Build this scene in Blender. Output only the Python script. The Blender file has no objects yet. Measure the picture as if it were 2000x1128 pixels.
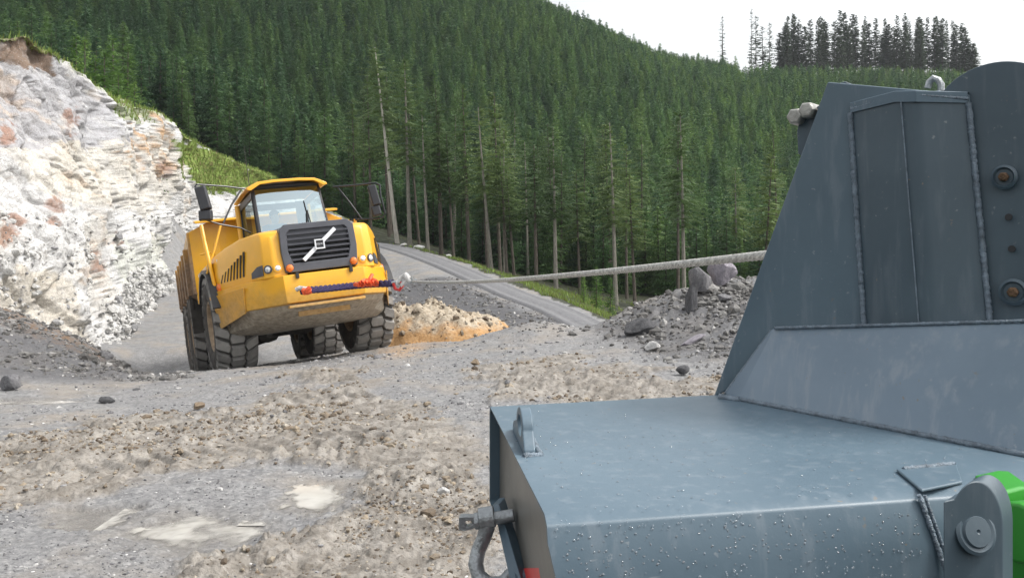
import bpy, bmesh, math, random
import numpy as np
from mathutils import Vector, Matrix, Euler

# ------------------------------------------------------------------ camera, world, sun, exposure
SC = bpy.context.scene
COL = SC.collection
FPX, HZ, CZ = 1732.0, 480.0, 1.65          # focal length in photo pixels, horizon row, eye height (m)
cam_data = bpy.data.cameras.new("camera")
cam = bpy.data.objects.new("camera", cam_data); COL.objects.link(cam)
cam.location = (0, 0, CZ); cam.rotation_euler = (math.radians(90), 0, 0)
cam_data.sensor_width = 36.0
cam_data.lens = 36.0 * FPX / 2000.0
cam_data.shift_y = -(564.0 - HZ) / 2000.0
cam_data.clip_start = 0.05; cam_data.clip_end = 3000
SC.camera = cam

SUN_ELEV, SUN_AZ = math.radians(54), math.radians(92)   # azimuth measured clockwise from +Y (north): sun high to the right
world = bpy.data.worlds.new("World"); SC.world = world; world.use_nodes = True
nt = world.node_tree; nt.nodes.clear()
sky = nt.nodes.new("ShaderNodeTexSky"); sky.sky_type = 'NISHITA'; sky.sun_disc = False
sky.sun_elevation = SUN_ELEV; sky.sun_rotation = SUN_AZ
sky.air_density = 1.6; sky.dust_density = 4.0; sky.ozone_density = 1.0
hsv = nt.nodes.new("ShaderNodeHueSaturation"); hsv.inputs["Saturation"].default_value = 0.18
bg = nt.nodes.new("ShaderNodeBackground"); bg.inputs["Strength"].default_value = 0.15
out = nt.nodes.new("ShaderNodeOutputWorld")
tcw = nt.nodes.new("ShaderNodeTexCoord"); cl = nt.nodes.new("ShaderNodeTexNoise"); cl.inputs["Scale"].default_value = 3.2; cl.inputs["Detail"].default_value = 6; cl.inputs["Roughness"].default_value = 0.6
rmp = nt.nodes.new("ShaderNodeMapRange"); rmp.inputs[1].default_value = 0.35; rmp.inputs[2].default_value = 0.65; rmp.inputs[3].default_value = 0.84; rmp.inputs[4].default_value = 1.04
vm = nt.nodes.new("ShaderNodeVectorMath"); vm.operation = 'SCALE'     # thin uneven cloud over the whole sky
nt.links.new(tcw.outputs["Generated"], cl.inputs["Vector"]); nt.links.new(cl.outputs["Fac"], rmp.inputs[0]); nt.links.new(rmp.outputs[0], vm.inputs["Scale"])
nt.links.new(sky.outputs[0], hsv.inputs["Color"]); nt.links.new(hsv.outputs[0], vm.inputs[0]); nt.links.new(vm.outputs[0], bg.inputs["Color"])
nt.links.new(bg.outputs[0], out.inputs[0])
sun_data = bpy.data.lights.new("sun", 'SUN'); sun_data.energy = 1.25; sun_data.angle = math.radians(14)
sun_data.color = (1.0, 0.96, 0.9)
sun = bpy.data.objects.new("sun", sun_data); COL.objects.link(sun)
sd = Vector((math.sin(SUN_AZ) * math.cos(SUN_ELEV), math.cos(SUN_AZ) * math.cos(SUN_ELEV), math.sin(SUN_ELEV)))
sun.rotation_euler = (-sd).to_track_quat('-Z', 'Y').to_euler(); sun.location = sd * 50
SC.view_settings.view_transform = 'Standard'; SC.view_settings.look = 'None'
SC.view_settings.exposure = 0.92; SC.view_settings.gamma = 1.0; SC.view_settings.use_curve_mapping = False
SC.render.engine = 'CYCLES'
SC.cycles.use_denoising = True
SC.cycles.max_bounces = 6; SC.cycles.diffuse_bounces = 3; SC.cycles.glossy_bounces = 3
SC.cycles.transmission_bounces = 4; SC.cycles.transparent_max_bounces = 8

# ------------------------------------------------------------------ helpers
random.seed(7); rng = np.random.default_rng(11)

def W(px, py, d):
    """point seen at photo pixel (px, py), d metres ahead of the eye"""
    return Vector(((px - 1000) / FPX * d, d, CZ - (py - HZ) / FPX * d))

def lin(r, g, b):
    f = lambda c: (c / 255 / 12.92) if c / 255 <= 0.04045 else ((c / 255 + 0.055) / 1.055) ** 2.4
    return (f(r), f(g), f(b))

def hsh(ix, iy, iz, seed):
    M = np.uint32
    h = (ix.astype(np.int64) * 374761393 + iy.astype(np.int64) * 668265263 + iz.astype(np.int64) * 2147483647 + seed * 974634777) & 0xFFFFFFFF
    h = h.astype(np.uint64)
    h = ((h ^ (h >> np.uint64(13))) * np.uint64(1274126177)) & np.uint64(0xFFFFFFFF)
    h = ((h ^ (h >> np.uint64(16))) * np.uint64(2246822519)) & np.uint64(0xFFFFFFFF)
    h = h ^ (h >> np.uint64(15))
    return (h & np.uint64(0xFFFFFF)).astype(np.float64) / 16777215.0

def vnoise(x, y, z, seed=0):
    x, y, z = np.broadcast_arrays(np.asarray(x, float), np.asarray(y, float), np.asarray(z, float))
    ix, iy, iz = np.floor(x), np.floor(y), np.floor(z)
    fx, fy, fz = x - ix, y - iy, z - iz
    s = lambda t: t * t * t * (t * (t * 6 - 15) + 10)
    u, v, w = s(fx), s(fy), s(fz)
    r = 0
    for a in (0, 1):
        for b in (0, 1):
            for c in (0, 1):
                r = r + hsh(ix + a, iy + b, iz + c, seed) * (u if a else 1 - u) * (v if b else 1 - v) * (w if c else 1 - w)
    return r * 2 - 1

def fbm(x, y, z=0.0, oct=4, seed=0, gain=0.5, ridge=False):
    a, s, t = 1.0, 0.0, 0.0
    f = 1.0
    for o in range(oct):
        n = vnoise(np.asarray(x) * f, np.asarray(y) * f, np.asarray(z) * f, seed + o * 17)
        if ridge: n = 1 - 2 * np.abs(n)
        s = s + a * n; t += a; a *= gain; f *= 2.03
    return s / t

def cells(x, y, z, seed=0):
    """nearest-cell noise: (value of nearest cell, distance to 2nd minus 1st, offset dot a cell direction)"""
    ix, iy, iz = np.floor(x), np.floor(y), np.floor(z)
    d1 = np.full(x.shape, 9e9); d2 = d1.copy(); val = np.zeros(x.shape); tilt = np.zeros(x.shape)
    for a in (-1, 0, 1):
        for b in (-1, 0, 1):
            for c in (-1, 0, 1):
                cx, cy, cz = ix + a, iy + b, iz + c
                ox = cx + hsh(cx, cy, cz, seed) - x; oy = cy + hsh(cx, cy, cz, seed + 1) - y; oz = cz + hsh(cx, cy, cz, seed + 2) - z
                d = ox * ox + oy * oy + oz * oz
                v = hsh(cx, cy, cz, seed + 3)
                t = ox * (hsh(cx, cy, cz, seed + 4) - .5) + oy * (hsh(cx, cy, cz, seed + 5) - .5) + oz * (hsh(cx, cy, cz, seed + 6) - .5)
                near = d < d1
                d2 = np.where(near, d1, np.minimum(d2, d))
                val = np.where(near, v, val); tilt = np.where(near, t, tilt); d1 = np.where(near, d, d1)
    return val, np.sqrt(d2) - np.sqrt(d1), tilt

def sstep(a, b, x):
    t = np.clip((x - a) / (b - a), 0, 1); return t * t * (3 - 2 * t)

def inpoly(x, y, poly):
    r = np.zeros(x.shape, bool); n = len(poly)
    for i in range(n):
        (x0, y0), (x1, y1) = poly[i], poly[(i + 1) % n]
        c = ((y0 > y) != (y1 > y)) & (x < (x1 - x0) * (y - y0) / ((y1 - y0) or 1e-9) + x0)
        r ^= c
    return r

def link(o, parent=None, matrix=None):
    COL.objects.link(o)
    if parent is not None: o.parent = parent
    if matrix is not None: o.matrix_local = matrix
    return o

def tag(o, label=None, cat=None, group=None, kind=None):
    if label: o["label"] = label
    if cat: o["category"] = cat
    if group: o["group"] = group
    if kind: o["kind"] = kind
    return o

def empty(name, loc=(0, 0, 0), parent=None, matrix=None):
    o = bpy.data.objects.new(name, None); o.empty_display_size = 0.2
    link(o, parent)
    if matrix is not None: o.matrix_local = matrix
    else: o.location = loc
    return o

def np_mesh(name, V, F, mat, attrs=None, smooth=True, parent=None):
    """V (n,3), F (m,3|4) numpy -> object"""
    me = bpy.data.meshes.new(name)
    V = np.ascontiguousarray(V, np.float32); F = np.ascontiguousarray(F, np.int32)
    k = F.shape[1]
    me.vertices.add(len(V)); me.vertices.foreach_set("co", V.ravel())
    me.loops.add(F.size); me.loops.foreach_set("vertex_index", F.ravel())
    me.polygons.add(len(F)); me.polygons.foreach_set("loop_start", np.arange(0, F.size, k, dtype=np.int32))
    me.polygons.foreach_set("use_smooth", np.full(len(F), smooth, bool))
    me.update(calc_edges=True); me.validate()
    for an, av in (attrs or {}).items():
        av = np.asarray(av, np.float32)
        if av.ndim == 1:
            a = me.attributes.new(an, 'FLOAT', 'POINT'); a.data.foreach_set("value", av)
        else:
            a = me.attributes.new(an, 'FLOAT_COLOR', 'POINT')
            a.data.foreach_set("color", np.concatenate([av, np.ones((len(av), 1), np.float32)], 1).ravel())
    o = bpy.data.objects.new(name, me)
    for m in (mat if isinstance(mat, (list, tuple)) else [mat]): me.materials.append(m)
    return link(o, parent)

def grid_faces(nr, nc):
    i = np.arange((nr - 1) * nc).reshape(nr - 1, nc)[:, :-1].ravel()
    return np.stack([i, i + 1, i + nc + 1, i + nc], 1)

class MB:
    """collects shapes into one mesh"""
    def __init__(s): s.v = []; s.f = []
    def add(s, vs, fs, M=None):
        b = len(s.v)
        s.v += [tuple(M @ Vector(p)) if M is not None else tuple(p) for p in vs]
        s.f += [tuple(b + i for i in f) for f in fs]
        return s
    def box(s, c, sz, M=None, taper=1.0):
        x, y, z = sz[0] / 2, sz[1] / 2, sz[2] / 2
        vs = [(c[0] + a * x * (taper if k > 0 else 1), c[1] + b * y * (taper if k > 0 else 1), c[2] + k * z) for k in (-1, 1) for b in (-1, 1) for a in (-1, 1)]
        return s.add(vs, [(0, 2, 3, 1), (4, 5, 7, 6), (0, 1, 5, 4), (2, 6, 7, 3), (0, 4, 6, 2), (1, 3, 7, 5)], M)
    def loft(s, rings, cap0=True, cap1=True, closed=True, M=None):
        n = len(rings[0]); vs = [p for r in rings for p in r]; fs = []
        for k in range(len(rings) - 1):
            for i in range(n if closed else n - 1):
                j = (i + 1) % n
                fs.append((k * n + i, k * n + j, (k + 1) * n + j, (k + 1) * n + i))
        if cap0: fs.append(tuple(range(n - 1, -1, -1)))
        if cap1: fs.append(tuple((len(rings) - 1) * n + i for i in range(n)))
        return s.add(vs, fs, M)
    def prism(s, outline, off, M=None):
        off = Vector(off)
        a = [Vector(p) for p in outline]
        return s.loft([a, [p + off for p in a]], M=M)
    def ring_plate(s, outer, inner, off, M=None):
        """plate with a hole: outer and inner outlines of equal count"""
        off = Vector(off); n = len(outer)
        o = [Vector(p) for p in outer]; i = [Vector(p) for p in inner]
        vs = o + i + [p + off for p in o] + [p + off for p in i]; fs = []
        for k in range(n):
            j = (k + 1) % n
            fs += [(k, j, n + j, n + k), (2 * n + j, 2 * n + k, 3 * n + k, 3 * n + j), (k, 2 * n + k, 2 * n + j, j), (n + j, 3 * n + j, 3 * n + k, n + k)]
        return s.add(vs, fs, M)
    def tube(s, path, r, n=8, cap=True, closed=False, M=None):
        P = [Vector(p) for p in path]; R = r if isinstance(r, (list, tuple)) else [r] * len(P)
        rings = []; up = None
        for i, p in enumerate(P):
            if closed: t = (P[(i + 1) % len(P)] - P[i - 1]).normalized()
            else: t = (P[min(i + 1, len(P) - 1)] - P[max(i - 1, 0)]).normalized()
            if up is None:
                up = Vector((0, 0, 1)) if abs(t.z) < 0.9 else Vector((1, 0, 0))
            a = t.cross(up)
            if a.length < 1e-6: a = t.orthogonal()
            a.normalize(); up = a.cross(t).normalized()
            rings.append([p + (a * math.cos(2 * math.pi * k / n) + up * math.sin(2 * math.pi * k / n)) * R[i] for k in range(n)])
        if closed: rings.append(rings[0])
        return s.loft(rings, cap and not closed, cap and not closed, M=M)
    def cyl(s, p0, p1, r, n=16, r1=None, M=None):
        return s.tube([p0, p1], [r, r if r1 is None else r1], n, M=M)
    def lathe(s, prof, n=32, M=None, cap=False):
        """profile [(x, r)] turned about the local X axis"""
        rings = [[(x, r * math.cos(2 * math.pi * k / n), r * math.sin(2 * math.pi * k / n)) for k in range(n)] for x, r in prof]
        return s.loft(rings, cap, cap, M=M)
    def mesh(s, name, mat, smooth=35):
        me = bpy.data.meshes.new(name); me.from_pydata(s.v, [], s.f)
        bm = bmesh.new(); bm.from_mesh(me); bmesh.ops.recalc_face_normals(bm, faces=bm.faces); bm.to_mesh(me); bm.free()
        if smooth:
            me.shade_smooth(); me.set_sharp_from_angle(angle=math.radians(smooth))
        me.materials.append(mat); return me
    def build(s, name, mat, parent=None, M=None, bevel=0, seg=2, smooth=35):
        o = bpy.data.objects.new(name, s.mesh(name, mat, smooth)); link(o, parent)
        if M is not None: o.matrix_local = M
        if bevel:
            b = o.modifiers.new("bevel", 'BEVEL'); b.width = bevel; b.segments = seg; b.limit_method = 'ANGLE'; b.angle_limit = math.radians(30)
            b.harden_normals = True
        return o

# ------------------------------------------------------------------ materials
class NB:
    """small node-building helper"""
    def __init__(s, name):
        s.m = bpy.data.materials.new(name); s.m.use_nodes = True; s.t = s.m.node_tree; s.t.nodes.clear()
        s.out = s.n("ShaderNodeOutputMaterial")
    def n(s, ty, **kw):
        nd = s.t.nodes.new(ty)
        for k, v in kw.items(): setattr(nd, k, v)
        return nd
    def l(s, a, b): s.t.links.new(a, b)
    def set(s, sock, v):
        if hasattr(v, 'is_linked') or isinstance(v, bpy.types.NodeSocket): s.l(v, sock)
        elif isinstance(v, (tuple, list)) and len(v) == 3 and sock.type == 'RGBA': sock.default_value = (*v, 1)
        else: sock.default_value = v
    def coord(s, which="Object", scale=1.0):
        c = s.n("ShaderNodeTexCoord"); m = s.n("ShaderNodeMapping")
        m.inputs["Scale"].default_value = scale if isinstance(scale, (tuple, list)) else (scale,) * 3
        s.l(c.outputs[which], m.inputs[0]); return m.outputs[0]
    def geo(s, scale=1.0):
        c = s.n("ShaderNodeNewGeometry"); m = s.n("ShaderNodeMapping")
        m.inputs["Scale"].default_value = scale if isinstance(scale, (tuple, list)) else (scale,) * 3
        s.l(c.outputs["Position"], m.inputs[0]); return m.outputs[0]
    def noise(s, vec, scale, detail=4, rough=0.55, dist=0.0):
        nd = s.n("ShaderNodeTexNoise"); nd.inputs["Scale"].default_value = scale; nd.inputs["Detail"].default_value = detail
        nd.inputs["Roughness"].default_value = rough; nd.inputs["Distortion"].default_value = dist
        s.l(vec, nd.inputs["Vector"]); return nd.outputs["Fac"]
    def voro(s, vec, scale, feat='F1', out="Distance"):
        nd = s.n("ShaderNodeTexVoronoi", feature=feat); nd.inputs["Scale"].default_value = scale
        s.l(vec, nd.inputs["Vector"]); return nd.outputs[out]
    def ramp(s, fac, stops):
        nd = s.n("ShaderNodeValToRGB"); e = nd.color_ramp.elements
        while len(e) > 1: e.remove(e[-1])
        e[0].position = stops[0][0]; e[0].color = (*stops[0][1], 1) if len(stops[0][1]) == 3 else stops[0][1]
        for p, c in stops[1:]:
            x = e.new(p); x.color = (*c, 1)
        s.l(fac, nd.inputs[0]); return nd.outputs[0]
    def thr(s, fac, a, b):
        nd = s.n("ShaderNodeMapRange"); nd.interpolation_type = 'SMOOTHSTEP'
        nd.inputs[1].default_value = a; nd.inputs[2].default_value = b; s.l(fac, nd.inputs[0]); return nd.outputs[0]
    def math(s, op, a, b=0.5):
        nd = s.n("ShaderNodeMath", operation=op); s.set(nd.inputs[0], a); s.set(nd.inputs[1], b); return nd.outputs[0]
    def mix(s, fac, a, b, mode='MIX'):
        nd = s.n("ShaderNodeMix", data_type='RGBA', blend_type=mode)
        s.set(nd.inputs[0], fac); s.set(nd.inputs[6], a); s.set(nd.inputs[7], b); return nd.outputs[2]
    def attr(s, name, typ='GEOMETRY', out="Fac"):
        nd = s.n("ShaderNodeAttribute", attribute_name=name, attribute_type=typ); return nd.outputs[out]
    def bump(s, h, strength=0.3, dist=0.02, normal=None):
        nd = s.n("ShaderNodeBump"); nd.inputs["Strength"].default_value = strength; nd.inputs["Distance"].default_value = dist
        s.l(h, nd.inputs["Height"])
        if normal is not None: s.l(normal, nd.inputs["Normal"])
        return nd.outputs[0]
    def pbr(s, color, rough=0.6, metal=0.0, normal=None, spec=0.5, coat=0.0, trans=0.0, emit=None):
        p = s.n("ShaderNodeBsdfPrincipled")
        s.set(p.inputs["Base Color"], color); s.set(p.inputs["Roughness"], rough); s.set(p.inputs["Metallic"], metal)
        p.inputs["Specular IOR Level"].default_value = spec; p.inputs["Coat Weight"].default_value = coat
        p.inputs["Transmission Weight"].default_value = trans
        if normal is not None: s.l(normal, p.inputs["Normal"])
        s.l(p.outputs[0], s.out.inputs[0]); return p

def simple(name, color, rough=0.5, metal=0.0, var=0.15, scale=8.0, bumps=0.0, spec=0.5):
    b = NB(name); v = b.coord("Object"); nz = b.noise(v, scale, 5)
    dark = tuple(c * (1 - var) for c in color); light = tuple(min(1, c * (1 + var)) for c in color)
    col = b.ramp(nz, [(0.3, dark), (0.7, light)])
    b.pbr(col, rough, metal, b.bump(b.noise(v, scale * 6, 3), bumps, 0.01) if bumps else None, spec)
    return b.m
MAT = {}
# ------------------------------------------------------------------ truck placement (the ground is shaped to carry it)
T_YAW, T_PITCH, T_ROLL = math.radians(25), math.radians(8.0), math.radians(6.2)
T_ORG = Vector((-4.02, 17.2, -0.60))
M_TRUCK = Matrix.Translation(T_ORG) @ Matrix.Rotation(T_YAW, 4, 'Z') @ Matrix.Rotation(-T_PITCH, 4, 'X') @ Matrix.Rotation(-T_ROLL, 4, 'Y')
HITCH_Y = 1.3
M_REAR = Matrix.Translation((0, HITCH_Y, 0)) @ Matrix.Rotation(math.radians(-2), 4, 'Z') @ Matrix.Translation((0, -HITCH_Y, 0))

# ------------------------------------------------------------------ terrain heights
_cols = np.array([-1200, -500, 0, 150, 250, 300, 420, 600, 760, 900, 1050, 1150, 1300, 1450, 1700, 2100, 3200.])
_rows = [
 (1.0,  [0]*17), (4.0, [0]*17),
 (8.0,  [-.1,-.1,-.08,-.06,-.05,-.05,-.04,-.02,0,0,0,0,.02,.04,.1,.1,.1]),
 (11.0, [-.1,-.2,-.28,-.25,-.25,-.22,-.18,-.10,-.03,0,.02,.05,.10,.18,.4,.6,.6]),
 (12.5, [0,-.1,-.22,-.32,-.33,-.33,-.26,-.15,-.05,0,.05,.08,.15,.38,.8,1,1]),
 (14.0, [.6,.3,-.05,-.33,-.42,-.40,-.30,-.17,-.06,0,.10,.10,.40,.72,1,1.2,1.2]),
 (16.0, [1.2,.9,.32,-.12,-.62,-.75,-.62,-.5,-.3,-.03,.36,.17,.86,1.06,1.2,1.2,1.2]),
 (17.5, [1.5,1.2,.5,-.1,-.75,-.9,-.8,-.7,-.55,-.3,.1,.05,.5,.9,1.1,1.1,1.1]),
 (20.0, [1.5,1,-.3,-.8,-1.2,-1.25,-1.2,-1.1,-.9,-.7,-.5,-.6,-.3,.1,.6,.6,.6]),
 (23.0, [3,2,-.5,-1.2,-1.38,-1.36,-1.35,-1.2,-1.2,-1.1,-1,-1.1,-1,-.6,0,0,0]),
 (30.0, [7,6,2,-.6,-1.25,-1.2,-1.2,-1.2,-1.4,-1.5,-1.6,-1.8,-2.3,-2,-1.5,-1.5,-1.5]),
 (36.0, [9,8.5,6.5,3.5,-.6,-1.0,-.9,-1,-1.5,-1.3,-1.25,-1.75,-2.8,-3,-3,-3,-3]),
 (43.0, [10,10,9,7,3.5,1,-.6,-.5,-.9,-.35,-.55,-1.4,-3,-3.5,-3.5,-3.5,-3.5]),
 (50.0, [11,11,10,9,7.5,5,-.4,-.2,.2,.6,-.7,-1.6,-3,-3.5,-3.5,-3.5,-3.5]),
 (57.0, [12,12,11,10,9,8,-.3,.2,1.2,.55,-.9,-1.8,-2.8,-3.2,-3.5,-3.5,-3.5]),
 (65.0, [13,13,12,11,10,9.5,4.5,.8,2.0,.5,-1,-2,-2.6,-3,-3.5,-3.5,-3.5]),
 (80.0, [15,15,14,13,12,12,9.5,5,2.8,.6,-1,-2,-2.6,-3,-3,-3,-3]),
 (110., [24,24,24,22,21,20,18,12,7,5,3.5,3,2,1,1,1,1]),
 (150., [55,53,50,48,46,45,42,36,30,26,22,20,17,14,12,8,4]),
 (200., [90,86,82,80,78,76,73,66,60,54,48,43,34,31,32,30,15]),
 (250., [118,114,110,107,104,102,98,90,83,74,65,58,48,45,47,46,28]),
 (300., [140,136,132,130,127,125,121,112,103,90,78,71,61,57,62,59,40]),
 (345., [155,152,148,146,143,141,137,128,116,96,80,71,60,56,59,56,38]),
 (460., [170,168,164,162,160,158,154,140,120,90,68,55,42,40,40,38,30]),
]
_pxg = np.arange(-1200, 3201, 20.0); _lng = np.linspace(0, math.log(460), 200)
_tab = np.array([np.interp(_pxg, _cols, r[1]) for r in _rows]); _lr = np.log([r[0] for r in _rows])
_tab = np.array([np.interp(_lng, _lr, _tab[:, j]) for j in range(len(_pxg))]).T
def _blur(a, k, ax):
    w = np.exp(-0.5 * (np.arange(-3 * k, 3 * k + 1) / k) ** 2); w /= w.sum()
    p = np.pad(a, [(3 * k, 3 * k) if i == ax else (0, 0) for i in range(2)], mode='edge')
    return sum(w[i] * np.take(p, np.arange(i, i + a.shape[ax]), axis=ax) for i in range(len(w)))
_tab = _blur(_blur(_tab, 1, 0), 1, 1)

ROAD_C = [W(*p) for p in [(560,474,76),(640,474,70),(700,474,65.5),(745,478,61.5),(800,492,56.5),(870,517,50.5),(940,547,45),(1010,577,40.5),(1080,603,37),(1150,637,34),(1230,680,31),(1330,730,28)]]
ROAD_HW = .88
def _catmull(P, n):
    o = []
    for i in range(len(P) - 1):
        p0, p1, p2, p3 = P[max(i - 1, 0)], P[i], P[i + 1], P[min(i + 2, len(P) - 1)]
        for k in range(n):
            t = k / n
            o.append(0.5 * ((2 * p1) + (p2 - p0) * t + (2 * p0 - 5 * p1 + 4 * p2 - p3) * t * t + (3 * p1 - p0 - 3 * p2 + p3) * t ** 3))
    return o + [P[-1]]
ROAD_P = np.array([tuple(p) for p in _catmull(ROAD_C, 8)])

# puddles: (px, py, d, half width m, half depth m)
PUD = [(622, 956, 5.95, .21, .36, 1), (375, 1024, 5.2, .36, .40, 2), (170, 1000, 5.45, .26, .22, 3), (40, 774, 10.9, .62, .22, 4),
       (150, 762, 11.6, .5, .12, 5), (290, 712, 21.5, 1.5, .55, 6), (245, 1066, 4.85, .10, .06, 8), (590, 935, 6.2, .10, .07, 9)]

def table_z(x, y):
    d = np.clip(y, 1.0, 459.0)
    px = np.clip(1000 + FPX * x / d, -1199, 3199)
    a = (px + 1200) / 20.0; b = np.log(d) / (_lng[1] - _lng[0])
    i = np.clip(a.astype(int), 0, len(_pxg) - 2); j = np.clip(b.astype(int), 0, len(_lng) - 2)
    u, v = a - i, b - j
    return (_tab[j, i] * (1 - u) + _tab[j, i + 1] * u) * (1 - v) + (_tab[j + 1, i] * (1 - u) + _tab[j + 1, i + 1] * u) * v

_Mi = M_TRUCK.inverted()
def base_z(x, y):
    x = np.asarray(x, float); y = np.asarray(y, float)
    z = table_z(x, y)
    # the slope the truck stands on
    ax, ay = M_TRUCK.col[0].xyz, M_TRUCK.col[1].xyz
    nrm = ax.cross(ay)
    zp = T_ORG.z - (nrm.x * (x - T_ORG.x) + nrm.y * (y - T_ORG.y)) / nrm.z
    c, s = math.cos(T_YAW), math.sin(T_YAW)
    xl = (x - T_ORG.x) * c + (y - T_ORG.y) * s; yl = -(x - T_ORG.x) * s + (y - T_ORG.y) * c
    w = (1 - sstep(1.9, 3.4, np.abs(xl + .035 * yl))) * sstep(-1.9, -.7, yl) * (1 - sstep(7.2, 10.5, yl))
    z = z * (1 - w) + (zp + 0.02) * w
    # the haul road is a levelled bench
    near = (y > 24) & (y < 82)
    if near.any():
        xs, ys = x[near], y[near]; zz = z[near].copy()
        dm = np.full(xs.shape, 1e9); zr = np.zeros(xs.shape)
        for k in range(len(ROAD_P) - 1):
            p, q = ROAD_P[k], ROAD_P[k + 1]; e = q[:2] - p[:2]; L = (e ** 2).sum()
            t = np.clip(((xs - p[0]) * e[0] + (ys - p[1]) * e[1]) / L, 0, 1)
            dd = np.hypot(xs - p[0] - t * e[0], ys - p[1] - t * e[1])
            m = dd < dm; dm = np.where(m, dd, dm); zr = np.where(m, p[2] + t * (q[2] - p[2]), zr)
        ww = 1 - sstep(ROAD_HW + .3, ROAD_HW + 2.6, dm)
        z[near] = zz * (1 - ww) + (zr - .05) * ww
    return z

MUD_A = [(-60,880),(150,838),(330,812),(470,800),(545,742),(690,730),(790,775),(880,825),(970,880),(970,1300),(180,1300),(330,1110),(470,1065),(580,1030),(700,985),(700,915),(640,893),(420,912),(300,940),(120,990),(-60,1018)]
MUD_B = [(930,705),(1040,682),(1200,715),(1350,755),(1430,800),(1000,800),(955,750)]
def ground_detail(x, y, z0):
    """relief, mud mask, puddle mask for the near ground"""
    px = 1000 + FPX * x / y; py = HZ + (CZ - z0) * FPX / y
    w1 = fbm(x * 1.3, y * 1.3, 0, 6, 3, .62) * 120; w2 = fbm(x * 1.3, y * 1.3, 5, 6, 9, .62) * 60
    mud = np.zeros(x.shape)
    for k in range(6):      # soft edges: average of several jittered tests
        a = k * 1.047
        m = inpoly(px + w1 + 14 * math.cos(a), py + w2 + 7 * math.sin(a), MUD_A) | inpoly(px + w1 + 14 * math.cos(a), py + w2 + 5 * math.sin(a), MUD_B)
        mud += m / 6.0
    near = 1 - .7 * sstep(30, 46, y)
    rel = fbm(x * .8, y * .8, 0, 4, 21) * .035 + fbm(x * 4, y * 4, 0, 4, 22) * .016
    clod_v, clod_e, clod_t = cells(x * 9 + fbm(x * 6, y * 6, 0, 2, 5) * .8, y * 7, np.full(x.shape, .5), 40)
    c2v, c2e, c2t = cells(x * 22, y * 17, np.full(x.shape, .5), 60)
    c3v, c3e, c3t = cells(x * 3.4 + fbm(x * 3, y * 3, 0, 3, 6) * .6, y * 2.6, np.full(x.shape, .5), 46)
    patch = sstep(-.25, .3, fbm(x * 1.3, y * 1.3, 3, 3, 77))
    ridge = fbm(x * 2.2 + 3, y * 2.2, 0, 4, 31, ridge=True)
    relm = ridge * .045 + (np.minimum(clod_e, .5) * clod_v * .10 + clod_t * .055) * (.35 + .65 * patch) + np.minimum(c2e, .5) * c2v * .036 + np.minimum(c3e, .45) * c3v * .09 * patch
    # tyre lug bars pressed into the mud along two passes
    for (ax_, ay_, bx_, by_, hw, lam) in ((-3.3, 6.6, -.9, 7.9, .42, .19), (-.9, 8.2, .6, 5.4, .35, .17), (-2.9, 9.6, -1.1, 9.9, .4, .2), (.4, 9.6, 2.2, 8.2, .35, .18)):
        L = math.hypot(bx_ - ax_, by_ - ay_); ux, uy = (bx_ - ax_) / L, (by_ - ay_) / L
        s = (x - ax_) * ux + (y - ay_) * uy; t = -(x - ax_) * uy + (y - ay_) * ux
        wgt = (1 - sstep(hw * .8, hw * 1.1, np.abs(t + .1 * fbm(x * 2, y * 2, 0, 2, 8)))) * sstep(-.3, .2, s) * (1 - sstep(L - .2, L + .3, s))
        bars = np.clip(np.sin((s + .35 * np.abs(t)) * 2 * math.pi / lam) * 2.2, -1, 1) * .024 * (.35 + .65 * sstep(-.3, .4, fbm(x * 1.7, y * 1.7, 4, 3, 12)))
        relm = relm * (1 - .55 * wgt) + wgt * (bars - .012)
    relg = np.minimum(c2e, .5) * c2v * .011 + fbm(x * 14, y * 14, 0, 3, 25) * .008
    amp = near
    # heaps carry coarse rubble
    heap = np.maximum(sstep(.12, .5, z0) * (y < 22), .75 * (1 - sstep(330, 420, px)) * sstep(12.6, 14, y) * (1 - sstep(19, 21, y)))
    hv, he, ht = cells(x * 3.2, y * 3.2, z0 * 3.2, 90); h2v, h2e, _ = cells(x * 9, y * 9, z0 * 9, 95)
    relh = np.minimum(he, .5) * hv * .16 + ht * .10 + np.minimum(h2e, .5) * h2v * .06
    r = (rel + relm * mud + relg * (1 - mud) + relh * heap) * amp
    # berm edge of the churned strip
    pud = np.zeros(x.shape); lev = np.zeros(x.shape)
    for (ppx, ppy, pd, rx, ry, sd_) in PUD:
        c = W(ppx, ppy, pd); zz = float(base_z(np.array([c.x]), np.array([c.y]))[0])
        q = np.sqrt(((x - c.x) / rx) ** 2 + ((y - c.y) / ry) ** 2) + fbm(x / rx * .9, y / ry * .9, sd_, 6, 70 + sd_, .62) * 1.15
        m = 1 - sstep(.35, 1.5, q)
        pud = np.maximum(pud, m)
        lev = np.where(m > 0, zz, lev)
    zf = z0 + r
    calm = pud * .6; zf = (zf * (1 - calm) + lev * calm) - pud * .030
    return zf, mud, pud

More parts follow.
